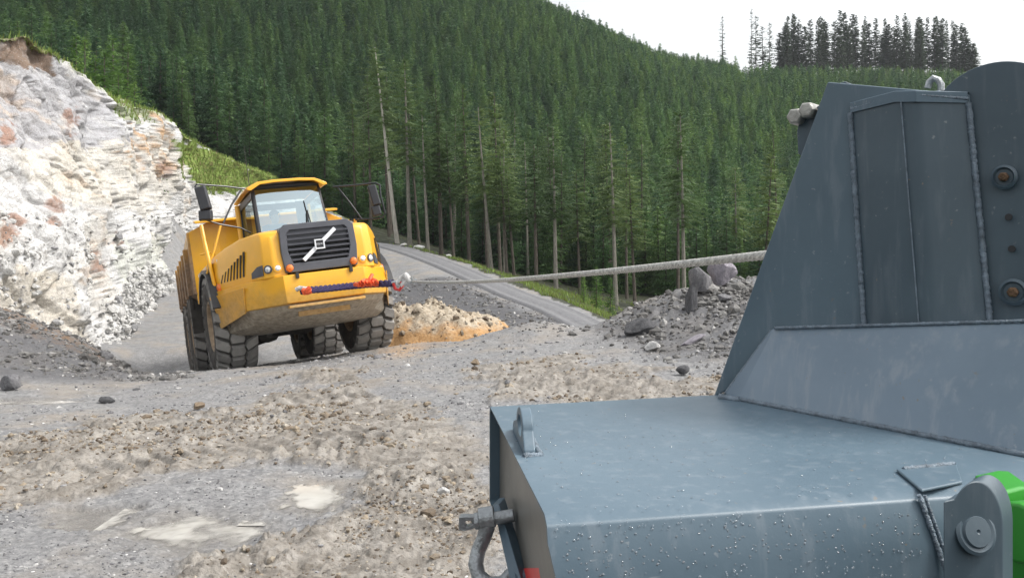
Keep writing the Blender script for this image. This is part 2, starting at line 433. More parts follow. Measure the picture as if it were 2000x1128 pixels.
# ------------------------------------------------------------------ ground materials
def m_ground():
    b = NB("quarry ground"); g = b.geo()
    mud = b.attr("mud"); rust = b.attr("rust"); veg = b.attr("veg"); sand = b.attr("sand"); dark = b.attr("dark"); wet = b.attr("wet")
    n1 = b.noise(g, 1.6, 6, .6); n2 = b.noise(g, 26, 5, .65); n3 = b.noise(g, 7, 5, .6); sp = b.voro(g, 42, 'F1', "Color"); bw = b.n("ShaderNodeRGBToBW"); b.l(sp, bw.inputs[0])
    grav = b.ramp(n3, [(.25, (.17, .168, .168)), (.5, (.235, .232, .230)), (.75, (.31, .306, .30))])
    grav = b.mix(b.math('MULTIPLY', b.thr(bw.outputs[0], .72, .98), .6), grav, (.42, .415, .40))
    grav = b.mix(b.thr(n2, .58, .42), grav, b.mix(.55, grav, (.10, .10, .105)))
    mudc = b.ramp(n3, [(.22, (.105, .092, .077)), (.42, (.185, .167, .144)), (.58, (.265, .243, .214)), (.78, (.37, .350, .322))])
    mudc = b.mix(b.thr(n1, .5, .66), mudc, b.mix(.6, mudc, (.36, .33, .29)))
    mudc = b.mix(b.thr(n2, .52, .36), mudc, b.mix(.5, mudc, (.085, .066, .048)))
    n4 = b.noise(g, .9, 5, .6)
    grav = b.mix(b.math('MULTIPLY', b.thr(n4, .46, .68), .6), grav, b.mix(n3, (.21, .18, .145), (.34, .30, .25)))
    col = b.mix(mud, grav, mudc)
    col = b.mix(b.math('MULTIPLY', dark, .9), col, b.mix(n2, (.040, .040, .044), (.115, .113, .118)))
    col = b.mix(b.math('MULTIPLY', sand, b.thr(n3, .2, .5)), col, b.ramp(n2, [(.3, (.30, .17, .075)), (.7, (.50, .34, .18))]))
    col = b.mix(b.math('MULTIPLY', rust, b.thr(n3, .42, .6)), col, b.ramp(n2, [(.3, (.10, .060, .034)), (.7, (.22, .14, .08))]))
    col = b.mix(wet, col, b.mix(.5, col, (.16, .14, .115)))
    floor_ = b.ramp(n3, [(.3, (.014, .015, .008)), (.55, (.028, .032, .013)), (.8, (.05, .06, .02))])
    col = b.mix(veg, col, floor_)
    rough = b.math('SUBTRACT', .9, b.math('MULTIPLY', b.thr(n1, .40, .60), .42))
    rough = b.math('SUBTRACT', rough, b.math('MULTIPLY', wet, .3))
    h = b.math('ADD', b.math('MULTIPLY', n2, .5), b.math('MULTIPLY', b.noise(g, 90, 3), .35))
    b.pbr(col, rough, 0, b.bump(h, .75, .03), .4)
    return b.m
MAT['ground'] = m_ground()

def m_road():
    b = NB("crushed stone track"); g = b.geo(); t = b.attr("across")
    n = b.noise(g, 9, 5, .6); n2 = b.noise(g, 1.2, 4)
    c = b.ramp(n, [(.25, (.10, .10, .105)), (.55, (.15, .15, .156)), (.8, (.215, .213, .211))])
    ruts = b.ramp(t, [(0, (.0,)*3), (.16, (0,)*3), (.27, (1,)*3), (.38, (.1,)*3), (.62, (.1,)*3), (.73, (1,)*3), (.84, (0,)*3), (1, (0,)*3)])
    c = b.mix(b.math('MULTIPLY', ruts, b.math('ADD', .05, b.math('MULTIPLY', n2, .55))), c, (.25, .248, .246))
    b.pbr(c, .75, 0, b.bump(n, .4, .05), .4); return b.m
MAT['road'] = m_road()

def m_puddle():
    b = NB("cloudy puddle water"); g = b.geo()
    c = b.ramp(b.noise(g, 5, 4), [(.3, (.46, .435, .395)), (.7, (.56, .54, .505))])
    p = b.pbr(c, .05, 0, b.bump(b.noise(g, 14, 2), .03, .01), .5)
    tr = b.n("ShaderNodeBsdfTransparent"); mx = b.n("ShaderNodeMixShader"); b.l(b.thr(b.attr("depth"), .0, .013), mx.inputs[0])   # silt shows more the deeper the water
    b.l(tr.outputs[0], mx.inputs[1]); b.l(p.outputs[0], mx.inputs[2]); b.l(mx.outputs[0], b.out.inputs[0]); return b.m
MAT['puddle'] = m_puddle()

# ------------------------------------------------------------------ ground sheet
_py = np.arange(1200, 640, -1.65)
d_near = FPX * CZ / (_py - HZ)
d_all = np.concatenate([np.linspace(1.0, d_near[0], 34)[:-1], d_near, np.exp(np.linspace(math.log(d_near[-1] + .06), math.log(62), 120)), np.exp(np.linspace(math.log(64), math.log(455), 80))])
px_all = np.concatenate([np.arange(-1150, -60, 16.0), np.arange(-60, 1490, 3.3), np.arange(1490, 3150, 18.0)])
PXG, DG = np.meshgrid(px_all, d_all)
GX = (PXG - 1000) / FPX * DG; GY = DG
GZ0 = base_z(GX.ravel(), GY.ravel()).reshape(GX.shape)
nn = int((d_all < 46).sum())
GZ = GZ0 + 0
zf, mud_, pud_ = ground_detail(GX[:nn].ravel(), GY[:nn].ravel(), GZ0[:nn].ravel())
GZ[:nn] = zf.reshape(nn, -1)
far = DG > 40
GZ[far] += fbm(GX[far] * .12, GY[far] * .12, 0, 4, 55) * .8 * sstep(62, 100, GY[far])
MUDM = np.zeros(GX.shape); MUDM[:nn] = mud_.reshape(nn, -1)
WETM = np.zeros(GX.shape); WETM[:nn] = pud_.reshape(nn, -1)
PYG = HZ + (CZ - GZ) * FPX / GY
def softpoly(poly, x, y, jx, jy):
    m = np.zeros(x.shape)
    n1 = fbm(GX * .9, GY * .9, 1, 3, 81) * jx * 2; n2 = fbm(GX * .9, GY * .9, 7, 3, 83) * jy * 2
    for k in range(6):
        a = k * 1.047; m += inpoly(x + n1 + jx * math.cos(a), y + n2 + jy * math.sin(a), poly) / 6.0
    return m
nearM = DG < 21
RUST = softpoly([(-60,560),(40,596),(130,645),(222,694),(225,708),(140,678),(60,650),(-60,618)], PXG, PYG, 10, 6) * nearM
DARK = softpoly([(-60,590),(60,630),(225,690),(400,700),(360,735),(200,752),(90,745),(-60,740)], PXG, PYG, 40, 10) * .85 * nearM
DARK = np.maximum(DARK, softpoly([(1130,640),(1230,590),(1330,562),(1600,520),(1600,690),(1330,700),(1230,665)], PXG, PYG, 24, 10) * .72 * nearM)
DARK = np.maximum(DARK, softpoly([(700,490),(760,490),(900,545),(1000,600),(1100,625),(1000,700),(900,700),(700,700)], PXG, PYG, 12, 5) * 1.0 * (DG > 21) * (DG < 46))
SAND = softpoly([(745,676),(800,668),(870,672),(800,694),(745,700)], PXG, PYG, 20, 6) * nearM * .6
VEG = sstep(58, 68, GY) * np.ones(GX.shape)
# verge of the haul road and the forest side
rd = np.full(GX.shape, 99.0)
sel = (GY > 24) & (GY < 90)
xs, ys = GX[sel], GY[sel]; dm = np.full(xs.shape, 99.0); sidev = np.zeros(xs.shape)
for k in range(len(ROAD_P) - 1):
    p, q = ROAD_P[k], ROAD_P[k + 1]; e = q[:2] - p[:2]; L = (e ** 2).sum()
    t = np.clip(((xs - p[0]) * e[0] + (ys - p[1]) * e[1]) / L, 0, 1)
    dd = np.hypot(xs - p[0] - t * e[0], ys - p[1] - t * e[1]); cr = e[0] * (ys - p[1]) - e[1] * (xs - p[0])
    m = dd < dm; dm = np.where(m, dd, dm); sidev = np.where(m, np.sign(cr), sidev)
vv = VEG[sel]; wob = fbm(xs * .8, ys * .8, 0, 3, 33) * .6
vv = np.where((sidev > 0) & (dm > ROAD_HW + .5 + wob), 1.0, np.where(dm < ROAD_HW + .5, 0, vv * (dm > 4)))
VEG[sel] = vv
gr = np_mesh("ground", np.stack([GX, GY, GZ], -1).reshape(-1, 3), grid_faces(*GX.shape), MAT['ground'],
             dict(mud=MUDM.ravel(), rust=RUST.ravel(), dark=DARK.ravel(), sand=SAND.ravel(), veg=VEG.ravel(), wet=WETM.ravel()))
tag(gr, "grey gravel and churned brown mud of the quarry floor", kind="structure")

# ------------------------------------------------------------------ haul road sheet
def road_sheet():
    n = 15; V = []; A = []
    P = ROAD_P
    for i in range(len(P)):
        t = P[min(i + 1, len(P) - 1)] - P[max(i - 1, 0)]; t = t / np.hypot(t[0], t[1]); nr = np.array([-t[1], t[0]])
        for j in range(n):
            u = j / (n - 1); o = (u - .5) * 2 * ROAD_HW
            rut = -.05 * (math.exp(-((u - .27) / .07) ** 2) + math.exp(-((u - .73) / .07) ** 2))
            edge = -.16 * max(0, abs(u - .5) - .42) / .08
            V.append((P[i][0] + nr[0] * o, P[i][1] + nr[1] * o, P[i][2] + rut + edge + .06)); A.append(u)
    o = np_mesh("haul_road", np.array(V), grid_faces(len(P), n), MAT['road'], dict(across=np.array(A)))
    tag(o, "grey crushed stone haul road curving down past the forest edge", kind="structure")
road_sheet()

# ------------------------------------------------------------------ puddles
for (ppx, ppy, pd, rx, ry, sd_) in PUD:
    c = W(ppx, ppy, pd); zz = float(base_z(np.array([c.x]), np.array([c.y]))[0]) - .021
    n = 70; ux_, uy_ = np.meshgrid(np.linspace(-1.7, 1.7, n), np.linspace(-1.7, 1.7, n)); gx_, gy_ = (c.x + ux_ * rx).ravel(), (c.y + uy_ * ry).ravel()
    zg_ = ground_detail(gx_, gy_, base_z(gx_, gy_))[0]
    o = np_mesh("puddle", np.stack([gx_, gy_, np.full(gx_.shape, zz)], 1), grid_faces(n, n), MAT['puddle'], dict(depth=np.clip(zz - zg_, 0, 1))); tag(o, "cloudy cream puddle of rainwater", kind="structure")

# ------------------------------------------------------------------ quarry cliff
ST = [  # base px, base d, base z, top px, top py, top d
 (-600, 12, 0, -520, 140, 17), (-350, 14.5, 0, -300, 110, 20), (-100, 17.5, -.3, -60, 75, 24), (120, 20.5, -1.1, 55, 66, 27), (205, 22.5, -1.42, 130, 118, 31),
 (250, 28, -1.32, 203, 186, 36), (300, 36, -1.05, 300, 217, 43), (345, 46, -.6, 352, 257, 52), (400, 54, -.2, 425, 303, 58),
 (470, 60, .3, 500, 334, 64), (560, 66, .8, 560, 362, 70), (700, 74, 1.4, 700, 440, 78)]
def build_cliff():
    S = np.array(ST, float); k = S[:, 0]
    s = np.arange(-600, 700, 2.7); g = [np.interp(s, k, S[:, i]) for i in range(6)]
    def sm(a, w=9):
        ker = np.ones(w) / w; return np.convolve(np.pad(a, w // 2, mode='edge'), ker, 'valid')
    bpx, bd, bz, tpx, tpy, td = [sm(a) for a in g]
    B = np.stack([(bpx - 1000) / FPX * bd, bd, bz - .35], 1)
    T = np.stack([(tpx - 1000) / FPX * td, td, CZ - (tpy - HZ) / FPX * td], 1)
    t = np.concatenate([np.linspace(0, 1, 300), np.linspace(1.01, 1.7, 36)])
    P = np.zeros((len(t), len(s), 3))
    for i, tt in enumerate(t):
        if tt <= 1:
            hh = tt ** .93; zz = tt ** 1.08
            P[i, :, :2] = B[:, :2] * (1 - hh) + T[:, :2] * hh; P[i, :, 2] = B[:, 2] * (1 - zz) + T[:, 2] * zz
        else:
            q = tt - 1; back = (T[:, :2] - B[:, :2]); back /= np.linalg.norm(back, axis=1)[:, None]
            P[i, :, :2] = T[:, :2] + back * q * 12; P[i, :, 2] = T[:, 2] + q * .5 - q * q * 4.0
    du = np.gradient(P, axis=1); dv = np.gradient(P, axis=0); N = np.cross(du, dv); N /= np.linalg.norm(N, axis=2)[..., None] + 1e-9
    N *= np.sign((N * np.array([0.3, -1, .6])).sum(2))[..., None]
    x, y, z = P[..., 0].ravel(), P[..., 1].ravel(), P[..., 2].ravel()
    # strata dip down towards the back-right: shear z with the along-face distance
    al = (x * .35 + y * .8); zs = z + al * .28
    wx = fbm(x * .5, y * .5, z * .5, 3, 101) * .7
    big = fbm(x * .28, y * .28, z * .35, 3, 110)
    v1, e1, t1 = cells(al * .50 + wx, (x - y * .3) * .5, zs * .50 + wx, 120)
    v2, e2, t2 = cells(al * 1.5 + wx, (x - y * .3) * 1.5, zs * 1.5 + wx, 130)
    v3, e3, t3 = cells(al * 4.0 + wx, (x - y * .3) * 4.0, zs * 4.0 - wx, 140)
    fine = fbm(al * 4, x * 4, zs * 4, 5, 150, .62)
    lowt = np.repeat(t, len(s)); mid = sstep(0, .12, lowt) * (1 - .75 * sstep(.93, 1.03, lowt))
    dsp = (big * .9 * mid + ((v1 - .5) * .26 + t1 * .34 - .12 * np.exp(-e1 * 7)) * mid + ((v2 - .5) * .10 + t2 * .13 - .05 * np.exp(-e2 * 8)) * (.25 + .75 * mid) + (v3 - .5) * .05 + t3 * .05 + fine * .07)
    Q = P.reshape(-1, 3) + N.reshape(-1, 3) * dsp[:, None]
    px = 1000 + FPX * Q[:, 0] / Q[:, 1]; py = HZ + (CZ - Q[:, 2]) * FPX / Q[:, 1]
    # rock colours: bedded white, cream, grey, rust-stained
    c = lambda *a: np.array(a)[None, :]
    white, cream, grey, lil, orange, rust, soil, grn = c(.62,.617,.608), c(.56,.50,.39), c(.40,.40,.41), c(.33,.33,.36), c(.46,.26,.11), c(.28,.12,.055), c(.16,.10,.062), c(.42,.44,.36)
    lerp = lambda a, b, w: a * (1 - w[:, None]) + b * w[:, None]
    n1 = fbm(al * .6, x * .6, zs * 1.3, 4, 160); n2 = fbm(al * 1.6, x * 1.6, zs * 3.4, 4, 170); n3 = fbm(al * .35, x * .35, z * .5, 3, 180)
    jx, jy = n1 * 45 + n2 * 18, n2 * 26 + n3 * 22
    P_ = lambda poly: inpoly(px + jx, py + jy, poly).astype(float)
    col = np.repeat(white, len(x), 0)
    col = lerp(col, cream, sstep(.05, .45, n3 + n2 * .4) * .3)
    col = lerp(col, cream, P_([(10,285),(230,270),(340,235),(360,350),(300,420),(150,400),(40,340)]) * .45)
    up = P_([(-400,60),(60,90),(130,140),(215,190),(260,270),(120,290),(-400,300)])
    col = lerp(col, lil, up * .72); col = lerp(col, white, up * sstep(.12, .4, n2) * .8)
    lo = P_([(-400,300),(40,310),(120,380),(60,440),(-400,460)]); col = lerp(col, grey, lo * .35 * sstep(-.1, .3, n2))
    og = P_([(290,225),(350,252),(365,330),(330,360),(240,300)]); col = lerp(col, orange, og * sstep(-.1, .25, n2) * .75)
    col = lerp(col, orange, sstep(.3, .52, n2 * .7 + n3 * .5) * .38)
    spots = np.zeros(len(x))
    for (ax, ay, ar) in ((105,403,16),(16,455,20),(16,265,14),(135,240,16),(190,520,12),(185,497,9),(230,470,10),(320,330,12)):
        spots = np.maximum(spots, 1 - sstep(.6, 1.3, np.hypot(px - ax, (py - ay) * .75) / ar + n2 * 1.5 + fine * .8))
    col = lerp(col, rust, spots * .75)
    gg = P_([(210,470),(330,470),(345,540),(230,540)]); col = lerp(col, grn, gg * .5)
    so = P_([(-60,60),(45,62),(80,72),(88,140),(60,140),(20,125),(-60,110)]) ; col = lerp(col, soil, so * .92)
    col = lerp(col, grey * .55, np.clip(np.exp(-e1 * 16) * .35 + np.exp(-e2 * 16) * .14, 0, .5) * (1 - so))
    gy = P_([(100,520),(20,540),(-60,520),(-60,640),(120,660),(190,690)]); col = lerp(col, c(.52,.46,.36), gy * .55)
    gm = np.maximum(P_([(345,262),(372,268),(430,300),(520,330),(545,338),(610,385),(480,374),(378,360),(350,318)]), .6 * P_([(225,182),(300,210),(318,238),(250,232),(230,205)]))
    gm = np.maximum(gm, sstep(.985, 1.02, lowt + n2 * .015))
    col = col * (1 + .16 * v3[:, None] - .08)
    o = np_mesh("quarry_cliff", Q, grid_faces(len(t), len(s)), MAT['cliff'], dict(rock=np.clip(col, 0, .8), turf=gm), smooth=True)
    tag(o, "white and cream quarried rock face stained with rust", kind="structure")
    return Q.reshape(len(t), len(s), 3), N, px.reshape(len(t), -1), py.reshape(len(t), -1), gm.reshape(len(t), -1)
def m_cliff():
    b = NB("quarried rock"); g = b.geo((1, 1, 1.25)); base = b.attr("rock", out="Color"); turf = b.attr("turf")
    n = b.noise(g, 5, 6, .65, .6); n2 = b.noise(g, 20, 4, .6); n5 = b.noise(g, 2.6, 7, .62, 1.2)
    crack = b.thr(b.math('ABSOLUTE', b.math('SUBTRACT', n5, .5), 0), .022, .004); crack2 = b.thr(b.math('ABSOLUTE', b.math('SUBTRACT', b.noise(g, 7.5, 6, .6, 1.0), .5), 0), .02, .003)
    base = b.mix(b.math('MULTIPLY', b.math('MAXIMUM', crack, crack2), .55), base, (.13, .11, .09))
    base = b.mix(b.math('MULTIPLY', b.thr(b.noise(g, 1.3, 5, .6), .5, .66), .35), base, (.36, .355, .36))
    col = b.mix(b.thr(n, .45, .28), base, b.mix(.4, base, (.24, .22, .20)))
    col = b.mix(b.thr(n2, .55, .75), col, b.mix(.35, col, (.74, .735, .72)))
    gcol = b.ramp(b.noise(b.geo(), 3.5, 5, .6), [(.3, (.17, .14, .06)), (.5, (.16, .21, .048)), (.75, (.22, .33, .075))])
    col = b.mix(turf, col, gcol)
    b.pbr(col, .85, 0, b.bump(b.math('ADD', n, b.math('MULTIPLY', n2, .4)), .6, .10), .3); return b.m
MAT['cliff'] = m_cliff()
CQ, CN, CPX, CPY, CTURF = build_cliff()
# ------------------------------------------------------------------ rocks, heaps, rubble, grass
def ico(sub):
    bm = bmesh.new(); bmesh.ops.create_icosphere(bm, subdivisions=sub, radius=1)
    V = np.array([v.co[:] for v in bm.verts]); F = np.array([[v.index for v in f.verts] for f in bm.faces]); bm.free()
    return V, F
ICO1, ICO3, ICO4 = ico(1), ico(3), ico(4)
def rock_shape(seed, tmpl, cuts=9, rough=.06):
    r = np.random.default_rng(seed); V, F = tmpl; V = V.copy()
    for k in range(cuts):
        n = r.normal(size=3); n /= np.linalg.norm(n); c = r.uniform(.45, .8)
        V -= n[None, :] * np.maximum(0, V @ n - c)[:, None]
    if rough:
        V *= (1 + rough * fbm(V[:, 0] * 3 + seed, V[:, 1] * 3, V[:, 2] * 3, 4, seed))[:, None]
    return V, F
def m_rock(name, a, b_, spots=None, sc=3.0):
    b = NB(name); v = b.coord("Object"); n = b.noise(v, sc, 6, .65, .4); n2 = b.noise(v, sc * 7, 4)
    col = b.ramp(n, [(.3, a), (.7, b_)])
    if spots: col = b.mix(b.thr(n2, .58, .72), col, spots)
    b.pbr(col, .8, 0, b.bump(b.math('ADD', n, n2), .6, .05), .35); return b.m
MAT['rock_grey'] = m_rock("grey stone", (.09, .09, .098), (.24, .235, .24), (.40, .39, .39))
MAT['rock_lilac'] = m_rock("pale lilac stone", (.18, .165, .19), (.42, .39, .43), (.60, .58, .60))
MAT['rock_dark'] = m_rock("dark wet stone", (.045, .045, .05), (.13, .13, .135), (.22, .22, .22))
MAT['rock_white'] = m_rock("white quartz stone", (.42, .41, .39), (.72, .71, .70), (.25, .25, .26))
MAT['rock_brown'] = m_rock("brown stone", (.16, .11, .07), (.33, .26, .18), (.42, .36, .28))

def ground_at(px, d):
    x = (px - 1000) / FPX * d
    return Vector((x, d, float(base_z(np.array([x]), np.array([float(d)]))[0])))
def boulder(px, d, size, mat, label, seed, rot=(0, 0, 0), sink=.25, group=None, zoff=0):
    V, F = rock_shape(seed, ICO3, 11, .07)
    o = np_mesh("boulder", V, F, MAT[mat], smooth=False)
    p = ground_at(px, d); o.scale = size; o.rotation_euler = rot
    o.location = p + Vector((0, 0, size[2] * (1 - sink) + zoff))
    tag(o, label, "rock", group); return o
R = math.radians
boulder(1369, 15.3, (.24, .27, .38), 'rock_grey', "tall dark grey boulder standing on the spoil heap beside a paler one", 3, (R(8), R(-6), R(20)), .45)
boulder(1408, 15.5, (.27, .30, .30), 'rock_lilac', "pale lilac-grey angular boulder on top of the spoil heap", 8, (R(-10), R(14), R(50)), .25)
boulder(1352, 14.4, (.12, .2, .28), 'rock_dark', "narrow dark slab leaning against the tall boulder", 15, (R(-12), R(4), R(0)), .45)
boulder(1250, 13.8, (.26, .2, .16), 'rock_dark', "broad dark wet rock at the foot of the spoil heap", 22, (0, R(-18), R(10)), .4)
boulder(1275, 12.6, (.13, .12, .10), 'rock_white', "white quartz lump lying in front of the spoil heap", 31, (R(20), 0, R(40)), .35)
boulder(1352, 12.6, (.26, .06, .05), 'rock_lilac', "long thin purple-grey slab lying on the spoil heap", 36, (0, R(-22), R(12)), .1)
boulder(1415, 14.4, (.16, .14, .10), 'rock_grey', "small grey boulder below the pale one on the heap", 41, (0, 0, R(70)), .35)
boulder(22, 11.7, (.17, .15, .13), 'rock_grey', "rounded grey rock beside the puddle near the cliff", 51, (0, 0, R(10)), .3)
boulder(207, 10.6, (.11, .09, .06), 'rock_dark', "small dark flat rock on the gravel in front of the cliff", 57, (0, 0, R(30)), .3)
boulder(205, 16.0, (.20, .14, .10), 'rock_grey', "grey rock on the dark gravel bank below the cliff", 61, (0, 0, R(80)), .3)
boulder(1335, 10.6, (.10, .08, .07), 'rock_dark', "dark rock on the gravel just behind the steel deck", 66, (0, 0, R(30)), .3)
boulder(928, 12.2, (.09, .08, .06), 'rock_brown', "small brown rock on the pale gravel in the middle", 71, (0, 0, R(30)), .3)
boulder(387, 9.7, (.08, .06, .05), 'rock_brown', "small tan rock on the grey gravel ahead of the truck", 76, (0, 0, R(10)), .3)
boulder(868, 5.9, (.05, .05, .035), 'rock_white', "pale stone sticking out of the mud beside the shackle", 81, (0, 0, R(10)), .3)
for i, (px, d, s) in enumerate([(775, 60, .22), (805, 58.5, .34), (862, 53.5, .2)]):
    boulder(px + 14, d + 2.2, (s * 1.3, s, s * .6), 'rock_white', ["small white rock on the road verge nearest the truck", "largest white rock on the verge between the haul road and the forest", "white rock on the verge farther down the haul road"][i], 90 + i, (0, 0, R(40 * i)), .3, "white rocks along the road verge")

def stones(name, P, S, seed, mat, label, nv=8, parent=None, flat=.75, cat=None):
    """many small stones joined into one uncountable mass"""
    r = np.random.default_rng(seed); protos = [rock_shape(seed * 100 + i, ICO1, 4, 0)[0] for i in range(nv)]; F0 = ICO1[1]
    n = len(P); nvx = len(protos[0]); V = np.zeros((n, nvx, 3)); pick = r.integers(0, nv, n)
    ang = r.uniform(0, 6.28, n); st = r.uniform(.6, 1.4, (n, 3)) * np.array([1, 1, flat])
    for i in range(nv):
        m = pick == i; q = protos[i][None] * st[m][:, None, :] * S[m][:, None, None]
        c, s_ = np.cos(ang[m])[:, None], np.sin(ang[m])[:, None]
        V[m] = np.stack([q[..., 0] * c - q[..., 1] * s_, q[..., 0] * s_ + q[..., 1] * c, q[..., 2]], -1) + P[m][:, None, :]
    F = (F0[None] + (np.arange(n) * nvx)[:, None, None]).reshape(-1, 3)
    tone = np.repeat(r.uniform(0, 1, n), nvx)
    o = np_mesh(name, V.reshape(-1, 3), F, mat, dict(tone=tone), smooth=False, parent=parent)
    tag(o, label, cat, kind="stuff"); return o
def m_stones(name, stops):
    b = NB(name); t = b.attr("tone"); g = b.geo(); n = b.noise(g, 30, 4)
    col = b.ramp(t, stops); col = b.mix(b.thr(n, .6, .35), col, b.mix(.45, col, (.06, .055, .05)))
    b.pbr(col, .75, 0, b.bump(n, .4, .02), .4); return b.m
MAT['gravel'] = m_stones("loose gravel", [(0, (.075, .075, .08)), (.35, (.17, .168, .175)), (.7, (.27, .265, .27)), (.93, (.42, .41, .40)), (1, (.68, .67, .65))])
MAT['clods'] = m_stones("mud clods", [(0, (.085, .062, .042)), (.4, (.19, .145, .10)), (.8, (.29, .24, .175)), (1, (.42, .38, .32))])
MAT['spoil'] = m_stones("spoil rubble", [(0, (.06, .058, .055)), (.4, (.13, .125, .12)), (.85, (.21, .205, .195)), (.97, (.30, .29, .28)), (1, (.55, .54, .52))])
MAT['rubble'] = m_stones("white rubble", [(0, (.26, .26, .265)), (.4, (.44, .435, .42)), (1, (.64, .63, .61))])

def pick_ground(w, n, seed):
    r = np.random.default_rng(seed); w = w.ravel() / w.sum(); i = r.choice(w.size, n, p=w)
    P = np.stack([GX.ravel()[i], GY.ravel()[i], GZ.ravel()[i]], 1)
    P[:, 0] += r.uniform(-1, 1, n) * P[:, 1] * .002; P[:, 1] += r.uniform(-1, 1, n) * P[:, 1] * .004
    return P, r
vis = (DG > 4.2) & (DG < 24) & (PXG > -80) & (PXG < 1560)
clump = sstep(-.1, .4, fbm(GX * 1.5, GY * 1.5, 0, 3, 501))
P, r = pick_ground(vis * (1 - .8 * MUDM) * (1 - WETM) * (.25 + clump), 11000, 1)
stones("gravel", P, P[:, 1] / FPX * np.clip(r.lognormal(.6, .5, len(P)), .7, 8), 1, MAT['gravel'], "loose grey stones scattered over the quarry floor", flat=.7, cat=None)
P, r = pick_ground(vis * MUDM * (1 - WETM) * (.15 + clump), 4200, 2)
stones("mud_clods", P, P[:, 1] / FPX * np.clip(r.lognormal(1.1, .5, len(P)), 1, 13), 2, MAT['clods'], "brown clods of churned mud", flat=.7)
heapw = vis * sstep(.1, .5, GZ) * (PXG > 1000)
P, r = pick_ground(heapw * (.3 + clump), 3200, 3)
stones("spoil_rubble", P, P[:, 1] / FPX * np.clip(r.lognormal(1.0, .6, len(P)), 1.2, 15), 3, MAT['spoil'], "grey rubble covering the spoil heap", flat=.8)

bw_ = (DG > 13) & (DG < 20) & (PXG > -80) & (PXG < 380) & (GZ > -1.2)
P, r = pick_ground(bw_ * (.3 + clump), 3500, 6)
stones("bank_stones", P, P[:, 1] / FPX * np.clip(r.lognormal(.95, .6, len(P)), 1, 13), 6, MAT['spoil'], "dark stones on the gravel bank below the cliff", flat=.75)
bk_ = (DG > 24) & (DG < 50) & (PXG > 720) & (PXG < 1160) & (DARK > .3)
P, r = pick_ground(bk_ * (.3 + clump), 2600, 7)
stones("scree", P, P[:, 1] / FPX * np.clip(r.lognormal(.8, .5, len(P)), 1, 8), 7, MAT['spoil'], "dark scree on the bank below the haul road", flat=.75)
# rubble at the foot of the cliff
n_r, n_c = CPX.shape
mask = (inpoly(CPX, CPY, [(200,690),(215,600),(255,530),(300,515),(345,540),(330,580),(262,665)]) & (np.arange(n_r)[:, None] < 150)).astype(float)
mask += .03 * ((CPY > 420) & (CPX > -50) & (CPX < 380) & (np.arange(n_r)[:, None] < 150))
r = np.random.default_rng(5); i = r.choice(mask.size, 5200, p=mask.ravel() / mask.sum()); P = CQ.reshape(-1, 3)[i] + r.normal(0, .05, (5200, 3))
stones("cliff_rubble", P, P[:, 1] / FPX * np.clip(r.lognormal(1.25, .5, len(P)), 1.5, 13), 5, MAT['rubble'], "broken white stones heaped at the foot of the rock face", flat=.8)

# heap of sand and pale rubble right of the truck
def heap(px, d, rx, ry, h, seed, name, label, mat, pk=1.0):
    n, m = 60, 120; c = ground_at(px, d); V = []; hh = []
    for i in range(n + 1):
        q = i / n * 1.25
        for j in range(m):
            a = 2 * math.pi * j / m
            V.append((c.x + math.cos(a) * q * rx, c.y + math.sin(a) * q * ry, 0)); hh.append(q)
    V = np.array(V); hh = np.array(hh)
    nz = fbm(V[:, 0] * .7, V[:, 1] * .7, seed, 4, seed)
    prof = np.clip(1 - (hh * (1 + .25 * nz)) ** pk, -.2, 1)
    V[:, 2] = base_z(V[:, 0], V[:, 1]) + prof * h * (1 + .2 * nz) + fbm(V[:, 0] * 2.2, V[:, 1] * 2.2, 0, 5, seed + 3, .65) * .55 * np.clip(1.2 - hh, 0, 1) - .05
    F = []
    for i in range(n):
        for j in range(m):
            k = (j + 1) % m; F.append((i * m + j, i * m + k, (i + 1) * m + k, (i + 1) * m + j))
    o = np_mesh(name, V, np.array(F), mat); tag(o, label, "heap"); return V
def m_heap():
    b = NB("sand and pale rubble"); g = b.geo(); sep = b.n("ShaderNodeSeparateXYZ"); b.l(g, sep.inputs[0])
    n = b.noise(g, 2.2, 5, .6); n2 = b.noise(g, 14, 5, .65)
    lvl = b.math('ADD', sep.outputs[2], b.math('MULTIPLY', b.math('SUBTRACT', n, .5), 1.1))
    sand = b.ramp(n2, [(.25, (.25, .135, .055)), (.5, (.40, .235, .105)), (.8, (.54, .36, .19))])
    pale = b.ramp(n2, [(.25, (.20, .16, .12)), (.5, (.38, .32, .24)), (.8, (.55, .50, .42))])
    col = b.mix(b.thr(lvl, -.75, -.35), sand, pale)
    b.pbr(col, .9, 0, b.bump(n2, .6, .05), .3); return b.m
MAT['heap'] = m_heap()
V = heap(850, 25.5, 2.5, 2.2, 1.2, 7, "sand_heap", "heap of ochre sand and pale rubble just beyond the truck", MAT['heap'], 2.8)
heap(945, 26.5, 1.7, 1.4, .8, 17, "sand_heap", "low ochre sand spill at the side of the larger heap", MAT['heap'], 1.3)
r = np.random.default_rng(9); i = r.choice(len(V), 900)
stones("heap_rubble", V[i], 25.5 / FPX * np.clip(r.lognormal(.9, .5, 900), 1, 8), 9, MAT['clods'], "pale stones lying on the sand heap", flat=.8)

